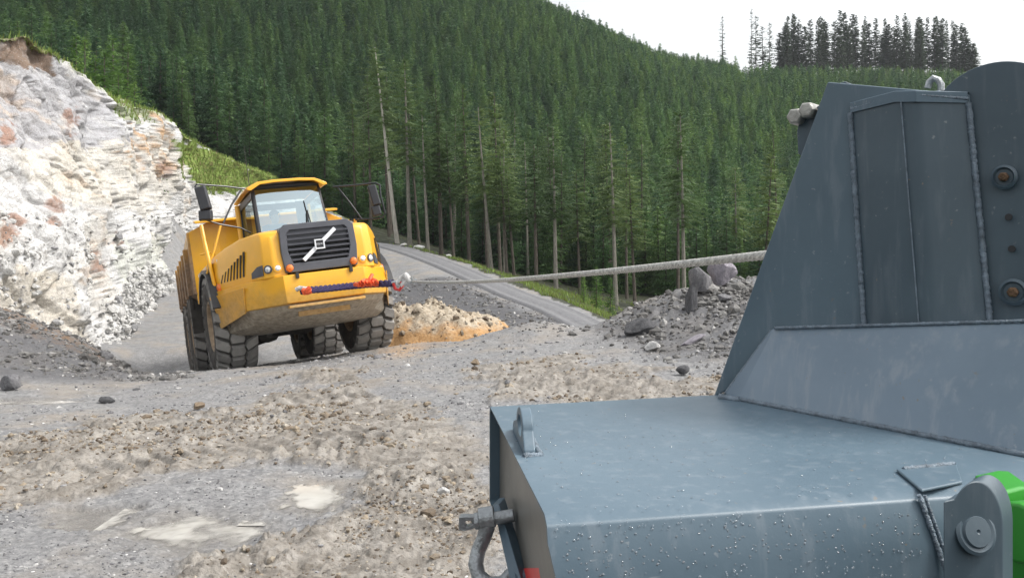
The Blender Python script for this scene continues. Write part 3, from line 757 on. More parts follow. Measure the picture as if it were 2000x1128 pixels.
# turf blades
def blades(name, P, L, seed, label, mat):
    r = np.random.default_rng(seed); n = len(P); a = r.uniform(0, 6.28, n); ln = L * r.uniform(.5, 1.3, n); w = ln * .13
    lean = r.uniform(.1, .7, n); la = r.uniform(0, 6.28, n)
    b0 = P + np.stack([np.cos(a) * w, np.sin(a) * w, -.03 + 0 * w], 1); b1 = P - np.stack([np.cos(a) * w, np.sin(a) * w, .03 + 0 * w], 1)
    tp = P + np.stack([np.cos(la) * lean * ln, np.sin(la) * lean * ln, ln], 1)
    V = np.stack([b0, b1, tp], 1).reshape(-1, 3); F = np.arange(3 * n).reshape(n, 3)
    o = np_mesh(name, V, F, mat, dict(tone=np.repeat(r.uniform(0, 1, n), 3)), smooth=False); tag(o, label, kind="stuff"); return o
def m_leaf(name, stops, trans=.35, rnd=0.0):
    b = NB(name); 
    if rnd:
        oi = b.n("ShaderNodeObjectInfo"); t = oi.outputs["Random"]
        g = b.thr(b.noise(b.geo(), .016, 3), .40, .62)
        fac = b.math('ADD', b.math('MULTIPLY', t, .78), b.math('MULTIPLY', b.noise(b.coord("Object"), 1.7, 3), .22))
    else: fac = b.attr("tone")
    col = b.ramp(fac, stops)
    if rnd == 1: col = b.mix(b.math('MULTIPLY', g, .45), col, b.mix(.5, col, (.030, .070, .040)))     # patches of a darker, bluer stand
    if rnd:                                   # needle colour brightens towards the eastern side of the valley
        gx = b.n("ShaderNodeSeparateXYZ"); b.l(b.geo(), gx.inputs[0]); col = b.mix(b.math('MULTIPLY', b.thr(gx.outputs[0], -25, 45), .8), col, b.mix(1.0, col, (1.38, 1.34, 1.2), 'MULTIPLY'))
    p = b.pbr(col, .55, 0, None, .3)
    tr = b.n("ShaderNodeBsdfTranslucent"); b.l(col, tr.inputs[0]); mx = b.n("ShaderNodeMixShader"); mx.inputs[0].default_value = trans
    b.l(p.outputs[0], mx.inputs[1]); b.l(tr.outputs[0], mx.inputs[2]); b.l(mx.outputs[0], b.out.inputs[0]); return b.m
MAT['turf'] = m_leaf("turf", [(0, (.20, .17, .07)), (.3, (.18, .24, .055)), (1, (.28, .40, .10))])
r = np.random.default_rng(21)
w = CTURF * (CPX > -60) * (CPX < 620) * (np.arange(n_r)[:, None] < 318); w = w * np.gradient(CQ[..., 1], axis=1).clip(.005, 1)
i = r.choice(w.size, 12000, p=w.ravel() / w.sum())
blades("grass", CQ.reshape(-1, 3)[i], .2, 22, "rough green grass growing along the top of the rock face", MAT['turf'])
w = (VEG > .5) * (DG > 40) * (DG < 66) * (PXG > 700) * (PXG < 1260) * sstep(-.1, .3, fbm(GX * .7, GY * .7, 0, 3, 61)); w[DG > 62] *= .3
w2 = (VEG > .5) * (DG > 46) * (DG < 80) * (PXG > 320) * (PXG < 640) * 3.0; w = np.maximum(w, w2)
i = r.choice(w.size, 15000, p=w.ravel() / w.sum())
blades("verge_grass", np.stack([GX.ravel()[i], GY.ravel()[i], GZ.ravel()[i]], 1), .2, 23, "rough grass along the forest side of the haul road", MAT['turf'])

# ------------------------------------------------------------------ conifers
def crown_mesh(name, H, cb, rad, seed, mat, step=.38, per=7, npt=5, leaf=.34, shape=.8, gap=0.0, droop=.25, top=.0):
    """whorled drooping branches carrying many small needle sprays; base of the tree at the origin"""
    r = np.random.default_rng(seed); T = []
    z = H * cb
    while z < H - .15:
        f = (z - H * cb) / (H * (1 - cb)); Lm = rad * ((1 - f) ** shape) * (.35 + .65 * min(1, f * 6 + .3)) + .08
        nb = max(3, int(per * (.55 + .45 * (1 - f)) + r.uniform(-1, 1)))
        for k in range(nb):
            if r.uniform() < gap: continue
            a = r.uniform(0, 6.283); L = Lm * r.uniform(.6, 1.18); zz = z + r.uniform(-.5, .5) * step
            ca, sa = math.cos(a), math.sin(a); n = max(2, int(npt * (.4 + .6 * L / rad)))
            up = .35 * f
            for q in range(n):
                u = (q + .6 + r.uniform(-.3, .3)) / n; x = L * u; h = zz + L * (up * u - droop * u * u * (1.3 - f)) + .06 * L * u ** 4
                s = leaf * (1.1 - .45 * u) * r.uniform(.7, 1.3) * (.55 + .45 * (1 - f))
                b = np.array([ca * x, sa * x, h]); fw = np.array([ca, sa, -.15 + up * .5])
                for sg in (-1, 1):
                    sp = r.uniform(.5, 1.25); tip = b + fw * s * r.uniform(.2, .9) + sg * np.array([-sa, ca, 0]) * s * sp + np.array([0, 0, r.uniform(-.75, .05) * s])
                    w_ = fw * s * .34 + np.array([0, 0, .16 * s])
                    T.append((b - w_, b + w_, tip))
                if q == n - 1: T.append((b - np.array([-sa, ca, 0]) * s * .3, b + np.array([-sa, ca, 0]) * s * .3, b + fw * s * 1.2))
        z += step * r.uniform(.75, 1.25) * (1 - .35 * f)
    for k in range(5):
        a = r.uniform(0, 6.28); T.append((np.array([0, 0, H - .6]), np.array([.06 * math.cos(a), .06 * math.sin(a), H - .5]), np.array([.1 * math.cos(a), .1 * math.sin(a), H + .25 * r.uniform(.5, 1)])))
    V = np.array(T).reshape(-1, 3); F = np.arange(len(V)).reshape(-1, 3)
    me = bpy.data.meshes.new(name)
    me.vertices.add(len(V)); me.vertices.foreach_set("co", V.astype(np.float32).ravel())
    me.loops.add(len(V)); me.loops.foreach_set("vertex_index", F.astype(np.int32).ravel())
    me.polygons.add(len(F)); me.polygons.foreach_set("loop_start", np.arange(0, len(V), 3, dtype=np.int32))
    me.update(calc_edges=True); me.materials.append(mat); return me
def trunk_mesh(name, H, r0, seed, mat, stubs=0, z0=0, z1=1):
    r = np.random.default_rng(seed); mb = MB()
    ph = r.uniform(0, 6.28, 2); n = 10
    path = [(.10 * math.sin(ph[0] + 3 * k / n) * r0 * 3 - .10 * math.sin(ph[0]) * r0 * 3, .1 * math.sin(ph[1] + 3 * k / n) * r0 * 3 - .1 * math.sin(ph[1]) * r0 * 3, -.4 + (H + .2) * k / n) for k in range(n + 1)]
    mb.tube(path, [r0 * (1.12 if k == 0 else 1) * (1 - .88 * k / n) + .01 for k in range(n + 1)], 7)
    for k in range(stubs):
        zz = H * r.uniform(.12, .6); a = r.uniform(0, 6.28); L = r.uniform(.25, .9)
        mb.tube([(0, 0, zz), (math.cos(a) * L, math.sin(a) * L, zz - .1 * L)], [.025, .008], 4)
    return mb.mesh(name, mat)
G = lambda *s: [(p, c) for p, c in s]
MAT['spruce'] = m_leaf("spruce needles", G((.08, (.040, .092, .044)), (.35, (.064, .136, .054)), (.65, (.100, .186, .062)), (.95, (.155, .25, .074))), .3, 1)
MAT['edge'] = m_leaf("edge spruce needles", G((.1, (.060, .102, .038)), (.5, (.092, .148, .050)), (.9, (.14, .20, .066))), .35, 1)
MAT['larch'] = m_leaf("fresh green needles", G((.1, (.06, .12, .03)), (.5, (.10, .19, .042)), (.9, (.15, .25, .06))), .4, 2)
MAT['far'] = m_leaf("skyline spruce needles", G((.1, (.028, .044, .028)), (.9, (.06, .084, .046))), .15, 1)
def m_bark(name, a, b_):
    b = NB(name); n = b.noise(b.coord("Object", (6, 6, 1.2)), 2, 5, .65); b.pbr(b.ramp(n, [(.3, a), (.7, b_)]), .9, 0, b.bump(n, .5, .04), .2); return b.m
MAT['bark'] = m_bark("grey brown bark", (.06, .05, .04), (.15, .13, .11))
MAT['bark_pale'] = m_bark("pale bark", (.15, .138, .115), (.31, .29, .25))
MAT['bark_dark'] = m_bark("dark bark", (.04, .033, .027), (.11, .09, .075))  # darker bark for hillside and ridge trunks

HILL = [(crown_mesh("crown", 11, .03, 2.55, 200 + i, MAT['spruce'], .40, 10, 6, .50, .72 + .1 * (i % 2)), trunk_mesh("trunk", 11, .12, 300 + i, MAT['bark_dark'])) for i in range(6)]
TALL = [(crown_mesh("crown", 17, .45, 2.3, 220 + i, MAT['edge'], .34, 8, 8, .38, .55, .2, .30), trunk_mesh("trunk", 17, .17, 320 + i, MAT['bark'], 14)) for i in range(5)]
TALLP = trunk_mesh("trunk", 17, .20, 331, MAT['bark_pale'], 6)
SPARSE = [(crown_mesh("crown", 17, .44, 2.5, 230 + i, MAT['edge'], .36, 8, 8, .38, .5, .24, .30),) for i in range(3)]
LEANER = crown_mesh("crown", 17, .60, 2.6, 239, MAT['edge'], .34, 8, 8, .40, .5, .2, .30); MAT['bark_white'] = m_bark("weathered pale bark", (.30, .28, .24), (.56, .53, .47)); LEANT = trunk_mesh("trunk", 17, .21, 332, MAT['bark_white'], 5)
LARCH = [(crown_mesh("crown", 6, .03, 1.7, 240 + i, MAT['larch'], .26, 8, 6, .30, .7), trunk_mesh("trunk", 6, .08, 340 + i, MAT['bark'])) for i in range(3)]
FAR = [(crown_mesh("crown", 17, .08, 1.9, 260 + i, MAT['far'], .42, 9, 6, .66, .42, .18, .22), trunk_mesh("trunk", 17, .16, 360 + i, MAT['bark_dark'])) for i in range(5)]
THIN = [(crown_mesh("crown", 17, .06, 1.7, 285 + i, MAT['far'], .5, 7, 6, .5, .45, .42, .22), trunk_mesh("trunk", 17, .14, 385 + i, MAT['bark_dark'])) for i in range(2)]
DEAD = (crown_mesh("crown", 17, .15, 1.1, 281, MAT['far'], .55, 6, 5, .42, .45, .35), trunk_mesh("trunk", 17, .2, 381, MAT['bark_dark'], 20))

def tree(name, proto, loc, h_scale, w_scale, label, group=None, lean=(0, 0), trunk=None, cat="tree"):
    root = empty(name, loc); root.scale = (w_scale, w_scale, h_scale); root.rotation_euler = (lean[0], lean[1], random.uniform(0, 6.28))
    tag(root, label, cat, group)
    link(bpy.data.objects.new("trunk", trunk or proto[1]), root); link(bpy.data.objects.new("crown", proto[0]), root)
    return root

# --- tall trees along the road edge: (base px, base py, top px, top py, distance, pale trunk?)
EDGE = [(776,458,728,85,66,2,"tall leaning spruce with a bare pale trunk behind the truck mirror"),
 (819,480,795,160,70,0,"tall straight spruce with a thick grey trunk right of the leaning pale one"),
 (863,497,858,215,67,0,None),(886,506,874,255,66,0,None),(917,522,905,165,64,0,"tall spruce with a bare trunk rising straight above the cable's lower end"),
 (952,533,938,290,62,0,None),(960,540,936,205,60,1,"slender spruce with a pale slanting trunk behind the middle of the cable"),(990,547,975,300,60,0,None),(1004,552,990,330,61,0,None),
 (1048,566,1040,280,59,0,None),(1086,592,1078,245,57,1,"spruce with a thick pale grey trunk reaching the verge of the road"),(1133,600,1126,330,60,0,None),
 (1203,612,1187,235,57,1,"spruce with a thin pale trunk right of the road's lower end"),(1240,612,1230,340,60,0,None),(1337,600,1325,215,58,1,"spruce with a long pale trunk above the spoil heap's boulders"),(1488,590,1505,300,60,0,"spruce with a grey trunk beside the sloping edge of the steel tower")]
GE = "tall spruces along the forest edge"
def edge_tree(bpx, bpy_, tpx, tpy, d, pale, label, i):
    b = W(bpx, bpy_, d); gz = float(base_z(np.array([b.x]), np.array([b.y]))[0])
    t = W(tpx, tpy, d); b.z = min(b.z, gz + 1.0) if abs(b.z - gz) < 4 else gz
    b.z = gz
    H = t.z - b.z; s = H / 17
    lean = math.atan2(t.x - b.x, H)
    o = tree("spruce_tree", (LEANER if pale == 2 else SPARSE[i % 3][0], None) if pale else TALL[i % 5], b, s, min(1.15, max(.75, s)) * random.uniform(.85, 1.1), label or "tall spruce with a bare lower trunk standing along the haul road", GE, (0, 0), LEANT if pale == 2 else TALLP if pale else None)
    o.rotation_euler = (Matrix.Rotation(lean, 3, 'Y') @ Matrix.Rotation(random.uniform(0, 6.28), 3, 'Z')).to_euler()
for i, e in enumerate(EDGE): edge_tree(*e, i)
for i in range(30):     # the ranks behind and between them
    px = random.uniform(690, 1560); d = random.uniform(63, 84)
    g = ground_at(px, d); by = HZ + (CZ - g.z) * FPX / d; H = random.uniform(10.5, 14.5); 
    ty = by - H * FPX / d
    edge_tree(px, by, px - random.uniform(-4, 14), ty, d, random.random() < .2, "tall spruce with a bare lower trunk standing along the haul road", i)

# --- fresh green young trees by the cliff top and the road
YG = "young fresh green conifers above the rock face"
for px, py, d, s in [(165,205,44,.75),(185,215,42,.95),(205,212,46,.9),(232,225,48,.8),(262,216,50,.62),(285,235,47,.62),(300,250,56,.5),(325,262,57,.45),(340,272,56,.5),(375,300,62,.5),(405,308,64,.55),(440,330,66,.5),(150,170,48,.8),(220,180,58,1.1),(250,190,60,1.0)]:
    g = ground_at(px, d); tree("young_conifer", random.choice(LARCH), g, s * random.uniform(.9, 1.2), s * 1.05, "bushy fresh green young conifer above the rock face", YG)
for px, d, s, lb in [(1165,47,.42,"small bright green conifer at the lower bend of the haul road"),(1192,46,.36,"smaller bright green conifer at the road bend, nearer the spoil heap"),(1140,49,.3,"low bright green sapling at the left of the two conifers by the road bend")]:
    g = ground_at(px, d); tree("young_conifer", LARCH[0], g, s * .9, s * .85, lb, None)

# --- skyline stand
SK = "tall dark spruces in the stand on the ridge"
xs = [1468,1477,1490,1503,1522,1531,1541,1553,1560,1573,1584,1597,1603,1612,1630,1640,1652,1660,1671,1690,1699,1711,1729,1736,1747,1760,1766,1779,1793,1799,1812,1830,1836,1851,1867,1879,1893,1904]
xs = sorted(xs + [x + random.choice((-5, 4, 5)) for x in xs if x > 1515 and random.random() < .55])
for i, px in enumerate(xs):
    d = 296 + random.uniform(-9, 9); g = ground_at(px, d); by = HZ + (CZ - g.z) * FPX / d
    ty = np.interp(px, [1465, 1500, 1560, 1620, 1680, 1720, 1790, 1830, 1870, 1905], [18, 42, 22, 22, 30, 38, 22, 32, 40, 62]) + random.uniform(-4, 30)
    s = (by - ty) * d / FPX / 17; thin = px < 1510
    tree("ridge_spruce", THIN[i % 2] if thin else FAR[i % 5], g, s, (1.5 if thin else 1.15) * random.uniform(.65, 1.25), "thin sparse spruce at the open end of the ridge stand" if thin else "tall dark ragged spruce in the stand on the ridge", "thin spruces at the end of the ridge stand" if thin else SK, (0, random.uniform(-.03, .03)))
g = ground_at(1412, 300); tree("ridge_spruce", DEAD, g, (150 - 22) * 300 / FPX / 17, 1.5, "lone spindly tree standing apart on the skyline", None, (0, -.02))

# --- plantation on the hillside: 300 single trees nearest the eye, the rest one forest mass
cand = []
r = np.random.default_rng(77); d = 72.0
while d < 345:
    sp = 1.95 + max(0, d - 170) * .002
    half = d * 1.25 / 2 * 1.12; nx = int(2 * half / sp)
    xx = -half + (np.arange(nx) + r.uniform(-.42, .42, nx)) * sp; yy = d + r.uniform(-.5, .5, nx) * sp
    cand.append(np.stack([xx, yy], 1)); d += sp * .92
C = np.concatenate(cand); pxc = 1000 + FPX * C[:, 0] / C[:, 1]
zc = base_z(C[:, 0], C[:, 1]); pyc = HZ + (CZ - zc) * FPX / C[:, 1]
hs = np.interp(pxc, [-200, 500, 900, 1200, 1500, 1700, 2300], [.66, .65, .66, .68, .66, .60, .58]) * r.uniform(.74, 1.12, len(C)) * (1 - .12 * sstep(200, 320, C[:, 1]))
hs *= 1 + .22 * (r.uniform(0, 1, len(C)) < .07)
clearing = inpoly(pxc, pyc, [(1440,175),(1440,90),(2400,60),(2400,200),(1600,172)]) & (C[:, 1] > 212)
hs = np.where(clearing, hs * r.uniform(.18, .42, len(C)), hs)
keep = (pyc - hs * 11 * FPX / C[:, 1] < 700) & (pyc > -140) & (pxc > -120) & (pxc < 2120) & ~((pxc < 900) & (C[:, 1] < 79)) & ~((pxc < 540) & (C[:, 1] < 73)) & (r.uniform(0, 1, len(C)) > .03)
# hidden deep behind the first ranks at the right
C, hs, pxc, pyc, zc, clearing = C[keep], hs[keep], pxc[keep], pyc[keep], zc[keep], clearing[keep]
order = np.argsort(C[:, 1] - 1000 * 0)
inview = (pxc > 0) & (pxc < 1600) & (pyc - hs * 11 * FPX / C[:, 1] > -20) & ~clearing
near_idx = [i for i in order if inview[i]][:235]; ns = set(near_idx)
GH = "plantation spruces on the lower hillside"
for i in near_idx:
    tree("plantation_spruce", HILL[int(r.integers(0, 6))], (C[i, 0], C[i, 1], zc[i] - .2), hs[i], hs[i] * r.uniform(.85, 1.15), "dense green plantation spruce low on the forested hillside", GH)
rest = np.array([i for i in range(len(C)) if i not in ns])
print("forest instances", len(rest))

def forest(name, P, scale, wid, rot, variant, pairs, label):
    me = bpy.data.meshes.new(name); me.vertices.add(len(P)); me.vertices.foreach_set("co", np.ascontiguousarray(P, np.float32).ravel())
    sv = np.stack([wid, wid, scale], 1).astype(np.float32)
    a = me.attributes.new("tree_scale", 'FLOAT_VECTOR', 'POINT'); a.data.foreach_set("vector", sv.ravel())
    a = me.attributes.new("tree_turn", 'FLOAT', 'POINT'); a.data.foreach_set("value", rot.astype(np.float32))
    a = me.attributes.new("tree_kind", 'INT', 'POINT'); a.data.foreach_set("value", variant.astype(np.int32))
    o = bpy.data.objects.new(name, me); link(o); tag(o, label, kind="stuff")
    ng = bpy.data.node_groups.new(name, 'GeometryNodeTree')
    ng.interface.new_socket("Geometry", in_out='INPUT', socket_type='NodeSocketGeometry'); ng.interface.new_socket("Geometry", in_out='OUTPUT', socket_type='NodeSocketGeometry')
    N = ng.nodes; L = ng.links; gi = N.new("NodeGroupInput"); go = N.new("NodeGroupOutput")
    def named(n, t): x = N.new("GeometryNodeInputNamedAttribute"); x.data_type = t; x.inputs[0].default_value = n; return x.outputs[0]
    cmb = N.new("ShaderNodeCombineXYZ"); L.new(named("tree_turn", 'FLOAT'), cmb.inputs[2])
    e2r = N.new("FunctionNodeEulerToRotation"); L.new(cmb.outputs[0], e2r.inputs[0])
    j = N.new("GeometryNodeJoinGeometry"); 
    for k in range(len(pairs)):
        oi = N.new("GeometryNodeObjectInfo"); oi.transform_space = 'ORIGINAL'; oi.inputs[0].default_value = pairs[k]
        oi.inputs["As Instance"].default_value = False
        ip = N.new("GeometryNodeInstanceOnPoints"); cmp_ = N.new("FunctionNodeCompare"); cmp_.data_type = 'INT'; cmp_.operation = 'EQUAL'
        ins = [s for s in cmp_.inputs if s.type == 'INT' and s.enabled]
        L.new(named("tree_kind", 'INT'), ins[0]); ins[1].default_value = k
        L.new(gi.outputs[0], ip.inputs["Points"]); L.new(cmp_.outputs[0], ip.inputs["Selection"])
        L.new(oi.outputs["Geometry"], ip.inputs["Instance"]); L.new(e2r.outputs[0], ip.inputs["Rotation"]); L.new(named("tree_scale", 'FLOAT_VECTOR'), ip.inputs["Scale"])
        L.new(ip.outputs[0], j.inputs[0])
    L.new(j.outputs[0], go.inputs[0])
    m = o.modifiers.new("trees", 'NODES'); m.node_group = ng
    return o
protos = []
for k in range(6):
    protos.append(next(o for o in bpy.data.objects if o.data is HILL[k][0]))
protos += [next(o for o in bpy.data.objects if o.data is LARCH[k][0]) for k in range(3)]
kind = r.integers(0, 6, len(rest)); kind = np.where(r.uniform(0, 1, len(rest)) < np.where(clearing[rest], .95, .015), 6 + r.integers(0, 3, len(rest)), kind)
sc = np.where(kind >= 6, hs[rest] * 11 / 6, hs[rest]); wd = np.where(kind >= 6, np.minimum(sc, 1.0), sc) * r.uniform(.85, 1.15, len(rest))
forest("spruce_forest", np.stack([C[rest, 0], C[rest, 1], zc[rest] - .2], 1), sc, wd, r.uniform(0, 6.28, len(rest)), kind, protos, "dense spruce forest covering the hillside behind the quarry")
# ------------------------------------------------------------------ articulated dump truck
def m_paint(name, base, dirt, z0, z1, amount=.9, rough=.32, coord="Object"):
    """glossy machine paint; dried mud climbs from the bottom up to z1 with ragged edges"""
    b = NB(name); v = b.coord(coord); sep = b.n("ShaderNodeSeparateXYZ"); b.l(v, sep.inputs[0])
    n = b.noise(v, 2.3, 6, .62, .5); n2 = b.noise(v, 14, 5, .6)
    lvl = b.math('ADD', sep.outputs[2], b.math('MULTIPLY', b.math('SUBTRACT', n, .5), 1.1))
    d = b.math('MULTIPLY', b.thr(lvl, z1, z0), amount)
    d = b.math('MAXIMUM', d, b.math('MULTIPLY', b.thr(n2, .62, .8), .22))
    paint = b.ramp(n, [(.3, tuple(c * .9 for c in base)), (.7, base)])
    dirtc = b.ramp(n2, [(.25, tuple(c * .45 for c in dirt)), (.55, dirt), (.8, tuple(min(1, c * 1.35) for c in dirt))])
    col = b.mix(d, paint, dirtc)
    rg = b.math('ADD', rough, b.math('MULTIPLY', d, .5))
    b.pbr(col, rg, 0, b.bump(n2, .08, .01), .5, .25); return b.m
YEL = (.82, .40, .022); DIRT = (.33, .235, .145)
MAT['yellow'] = m_paint("yellow machine paint", YEL, (.42, .29, .15), .75, 1.5, .75)
MAT['yellow_clean'] = m_paint("dusty yellow machine paint", (.87, .435, .018), (.46, .31, .13), .9, 1.5, .45)
MAT['yellow_body'] = m_paint("scraped yellow body paint", (.66, .33, .035), (.25, .165, .105), 2.2, 3.3, .97, .5)
MAT['skid'] = m_paint("mud-caked belly plate", (.42, .32, .19), (.40, .35, .28), .7, 1.7, 1.0, .6)
MAT['grille_grey'] = simple("charcoal grille plastic", (.075, .078, .092), .45, 0, .12, 6)
MAT['black'] = simple("black plastic", (.018, .018, .020), .45, 0, .25, 9)
MAT['under'] = simple("dusty dark chassis steel", (.055, .05, .044), .8, 0, .45, 5, .3)
MAT['mesh_dark'] = simple("dark radiator mesh", (.03, .03, .032), .7, .2, .6, 26, .6)
MAT['chrome'] = simple("bright chrome trim", (.78, .79, .80), .22, .85, .05, 6)
MAT['silver'] = simple("silver emblem enamel", (.72, .73, .75), .35, .1, .05, 6)
MAT['orange_lens'] = simple("amber lens", (.80, .20, .035), .2, 0, .15, 14)
MAT['red_lens'] = simple("red paint", (.55, .03, .025), .35, 0, .2, 8)
MAT['mirror'] = simple("mirror housing", (.028, .029, .034), .35, 0, .2, 9)
MAT['mirror_glass'] = simple("mirror glass", (.55, .60, .66), .06, .95, .03, 3)
def m_rubber():
    b = NB("dusty tyre rubber"); v = b.coord("Object"); n = b.noise(v, 6, 5, .6); n2 = b.noise(v, 30, 4)
    col = b.ramp(n, [(.3, (.040, .039, .038)), (.55, (.085, .080, .074)), (.75, (.165, .15, .135))])
    b.pbr(col, .85, 0, b.bump(n2, .35, .01), .3); return b.m
MAT['rubber'] = m_rubber()
def m_lug():
    b = NB("worn grey tread"); oi = b.n("ShaderNodeObjectInfo"); v = b.coord("Object"); n = b.noise(v, 5, 5, .6); n2 = b.noise(v, 30, 4)
    col = b.ramp(b.math('ADD', b.math('MULTIPLY', n, .7), b.math('MULTIPLY', oi.outputs["Random"], .3)), [(.25, (.13, .125, .12)), (.55, (.25, .24, .225)), (.8, (.36, .345, .32))])
    b.pbr(col, .85, 0, b.bump(n2, .4, .01), .3); return b.m
MAT['lug'] = m_lug()
def m_glass():
    b = NB("tinted cab glass"); gl = b.n("ShaderNodeBsdfGlossy"); gl.inputs["Roughness"].default_value = .02; gl.inputs[0].default_value = (.72, .86, .92, 1)
    tr = b.n("ShaderNodeBsdfTransparent"); tr.inputs[0].default_value = (.66, .80, .80, 1)
    mx = b.n("ShaderNodeMixShader"); mx.inputs[0].default_value = .38; b.l(tr.outputs[0], mx.inputs[1]); b.l(gl.outputs[0], mx.inputs[2])
    b.l(mx.outputs[0], b.out.inputs[0]); return b.m
MAT['glass'] = m_glass()
MAT['lamp'] = simple("clear lamp glass", (.85, .85, .82), .12, .4, .15, 30)
MAT['rim'] = simple("rust and mud stained wheel rim", (.36, .27, .18), .75, 0, .5, 7, .3)

truck = empty("dump_truck", matrix=M_TRUCK)
tag(truck, "yellow articulated dump truck with mud-caked front, cresting the slope on the left", "dump truck")
_inv = M_TRUCK.inverted()
def L(px, py, d): return _inv @ W(px, py, d)
def sym(pts): return pts + [(-x, y) for x, y in reversed(pts)]

# bumper band and skirts (plan outline lofted downwards)
def ring(half, z, dz=None):
    q = [(x, y, z + (dz(x, y) if dz else 0)) for x, y in half]
    return q + [(-x, y, zz) for x, y, zz in reversed(q)]
O_TOP = [(.69, -2.55), (1.23, -1.95), (1.64, -.72), (1.58, -.35)]
mb = MB(); mb.loft([ring([(.64,-2.44),(1.15,-1.90),(1.5,-.72),(1.46,-.37)], 1.51), ring(O_TOP, 1.495), ring(O_TOP, 1.47), ring([(.69,-2.57),(1.24,-1.96),(1.65,-.72),(1.58,-.35)], 1.28), ring([(.67,-2.50),(1.22,-1.92),(1.62,-.72),(1.56,-.35)], 1.03), ring([(.6,-2.3),(1.1,-1.8),(1.4,-.72),(1.4,-.35)], 1.00)])
bumper = mb.build("bumper", MAT['yellow_clean'], truck, bevel=.02, seg=3)
mb = MB(); mb.loft([ring([(.64,-2.42),(1.21,-1.90),(1.545,-.73),(1.47,-.37)], 1.06), ring([(.62,-2.32),(1.16,-1.80),(1.53,-.73),(1.46,-.37)], .93), ring([(.60,-1.98),(1.08,-1.52),(1.50,-.74),(1.44,-.37)], .78, lambda x, y: -.06 if y > -1.2 else 0), ring([(.52,-1.62),(.96,-1.25),(1.40,-.76),(1.36,-.38)], .67, lambda x, y: -.02 if y > -1.2 else 0), ring([(.3,-1.1),(.6,-.9),(.9,-.6),(.9,-.4)], .63)])
mb.build("belly_plate", MAT['skid'], truck, bevel=.02)
mb = MB(); mb.box((0, -2.475, .965), (1.30, .16, .045)); mb.box((0, -2.2, .88), (.9, .05, .16), Matrix.Rotation(0, 4, 'X'))
mb.build("bumper_step", MAT['yellow'], truck, bevel=.008)
for sx in (-1, 1):      # side sill panels below the hood
    mb = MB(); a = [(sx * 1.25, -1.99, 1.42), (sx * 1.655, -.71, 1.42), (sx * 1.60, -.70, .80), (sx * 1.245, -1.86, .99)]
    mb.prism(a, (sx * .02, -.004, 0)); mb.build("sill_panel", MAT['yellow'], truck, bevel=.006)
    for x0 in (.30,):   # slots for the hood catches
        m2 = MB(); m2.box((sx * .46, -2.575, 1.475), (.055, .05, .10)); m2.build("catch_slot", MAT['black'], truck, bevel=.006)

# hood cheeks and black top
def cheek(sx):
    H = [(.58, -2.42), (.80, -2.42), (.95, -2.33), (1.07, -2.10), (1.26, -1.62), (1.46, -1.1), (1.62, -.45), (1.1, -.40), (.58, -.40)]
    cx, cy = .85, -1.3
    def rg(z, k, rise=0.0):
        return [(sx * (cx + (x - cx) * (1 - k * (.9 if x > cx else .12))), cy + (y - cy) * (1 - k * (.6 if y < cy else 0)), z - (.10 * max(0, y + 1.6) if rise else 0)) for x, y in H]
    mb = MB(); mb.loft([rg(1.49, 0), rg(1.78, .0), rg(2.05, .03, 1), rg(2.18, .075, 1), rg(2.27, .16, 1), rg(2.31, .30, 1)])
    return mb.build("hood_cheek", MAT['yellow_clean'], truck, bevel=.03, seg=3, smooth=50)
for sx in (-1, 1): cheek(sx)
mb = MB(); mb.loft([[(-.62,-2.40,2.02),(.62,-2.40,2.02),(.60,-.5,2.02),(-.60,-.5,2.02)], [(-.64,-2.42,2.28),(.64,-2.42,2.28),(.72,-.5,2.40),(-.72,-.5,2.40)], [(-.54,-2.34,2.345),(.54,-2.34,2.345),(.66,-.5,2.47),(-.66,-.5,2.47)]])
mb.build("hood_top", MAT['grille_grey'], truck, bevel=.03, seg=3)

# grille: frame, mesh, slats, emblem
gy = -2.47
grille = MB(); 
o = [(-.62,gy,1.54),(.62,gy,1.54),(.655,gy,1.9),(.64,gy,2.27),(.55,gy,2.36),(-.55,gy,2.36),(-.64,gy,2.27),(-.655,gy,1.9)]
i_ = [(-.47,gy,1.69),(.47,gy,1.69),(.535,gy,1.9),(.52,gy,2.20),(.47,gy,2.255),(-.47,gy,2.255),(-.52,gy,2.20),(-.535,gy,1.9)]
grille.ring_plate(o, i_, (0, .10, 0)); gf = grille.build("grille", MAT['grille_grey'], truck, bevel=.015)
mb = MB(); mb.box((0, gy + .085, 1.96), (1.1, .02, .62)); mb.build("radiator_mesh", MAT['mesh_dark'], gf)
for k in range(6):
    z = 1.755 + k * .088; w = .96 + .12 * min(1, (k + .5) / 3)
    mb = MB(); mb.prism([(-w / 2, gy - .005, z), (-w / 2, gy + .05, z + .018), (-w / 2, gy + .055, z - .01), (-w / 2, gy, z - .026)], (w, 0, 0)); mb.build("slat", MAT['grille_grey'], gf)
em = MB(); dx, dz = .30, .245; a = Vector((-dx, gy - .035, 1.965 - dz)); b_ = Vector((dx, gy - .035, 1.965 + dz)); u = (b_ - a).normalized(); w_ = Vector((-u.z, 0, u.x)) * .034
em.prism([a - w_, b_ - w_, b_ + w_, a + w_], (0, .02, 0)); emo = em.build("emblem_bar", MAT['silver'], gf, bevel=.004)
bd = MB(); bd.ring_plate([(-.085,gy-.055,1.88),(.085,gy-.055,1.88),(.085,gy-.055,2.05),(-.085,gy-.055,2.05)], [(-.062,gy-.055,1.903),(.062,gy-.055,1.903),(.062,gy-.055,2.027),(-.062,gy-.055,2.027)], (0,.03,0)); bd.build("badge", MAT['silver'], gf, bevel=.003)
bk = MB(); bk.box((0, gy - .033, 1.965), (.126, .018, .126)); bk.build("badge_field", MAT['black'], gf)
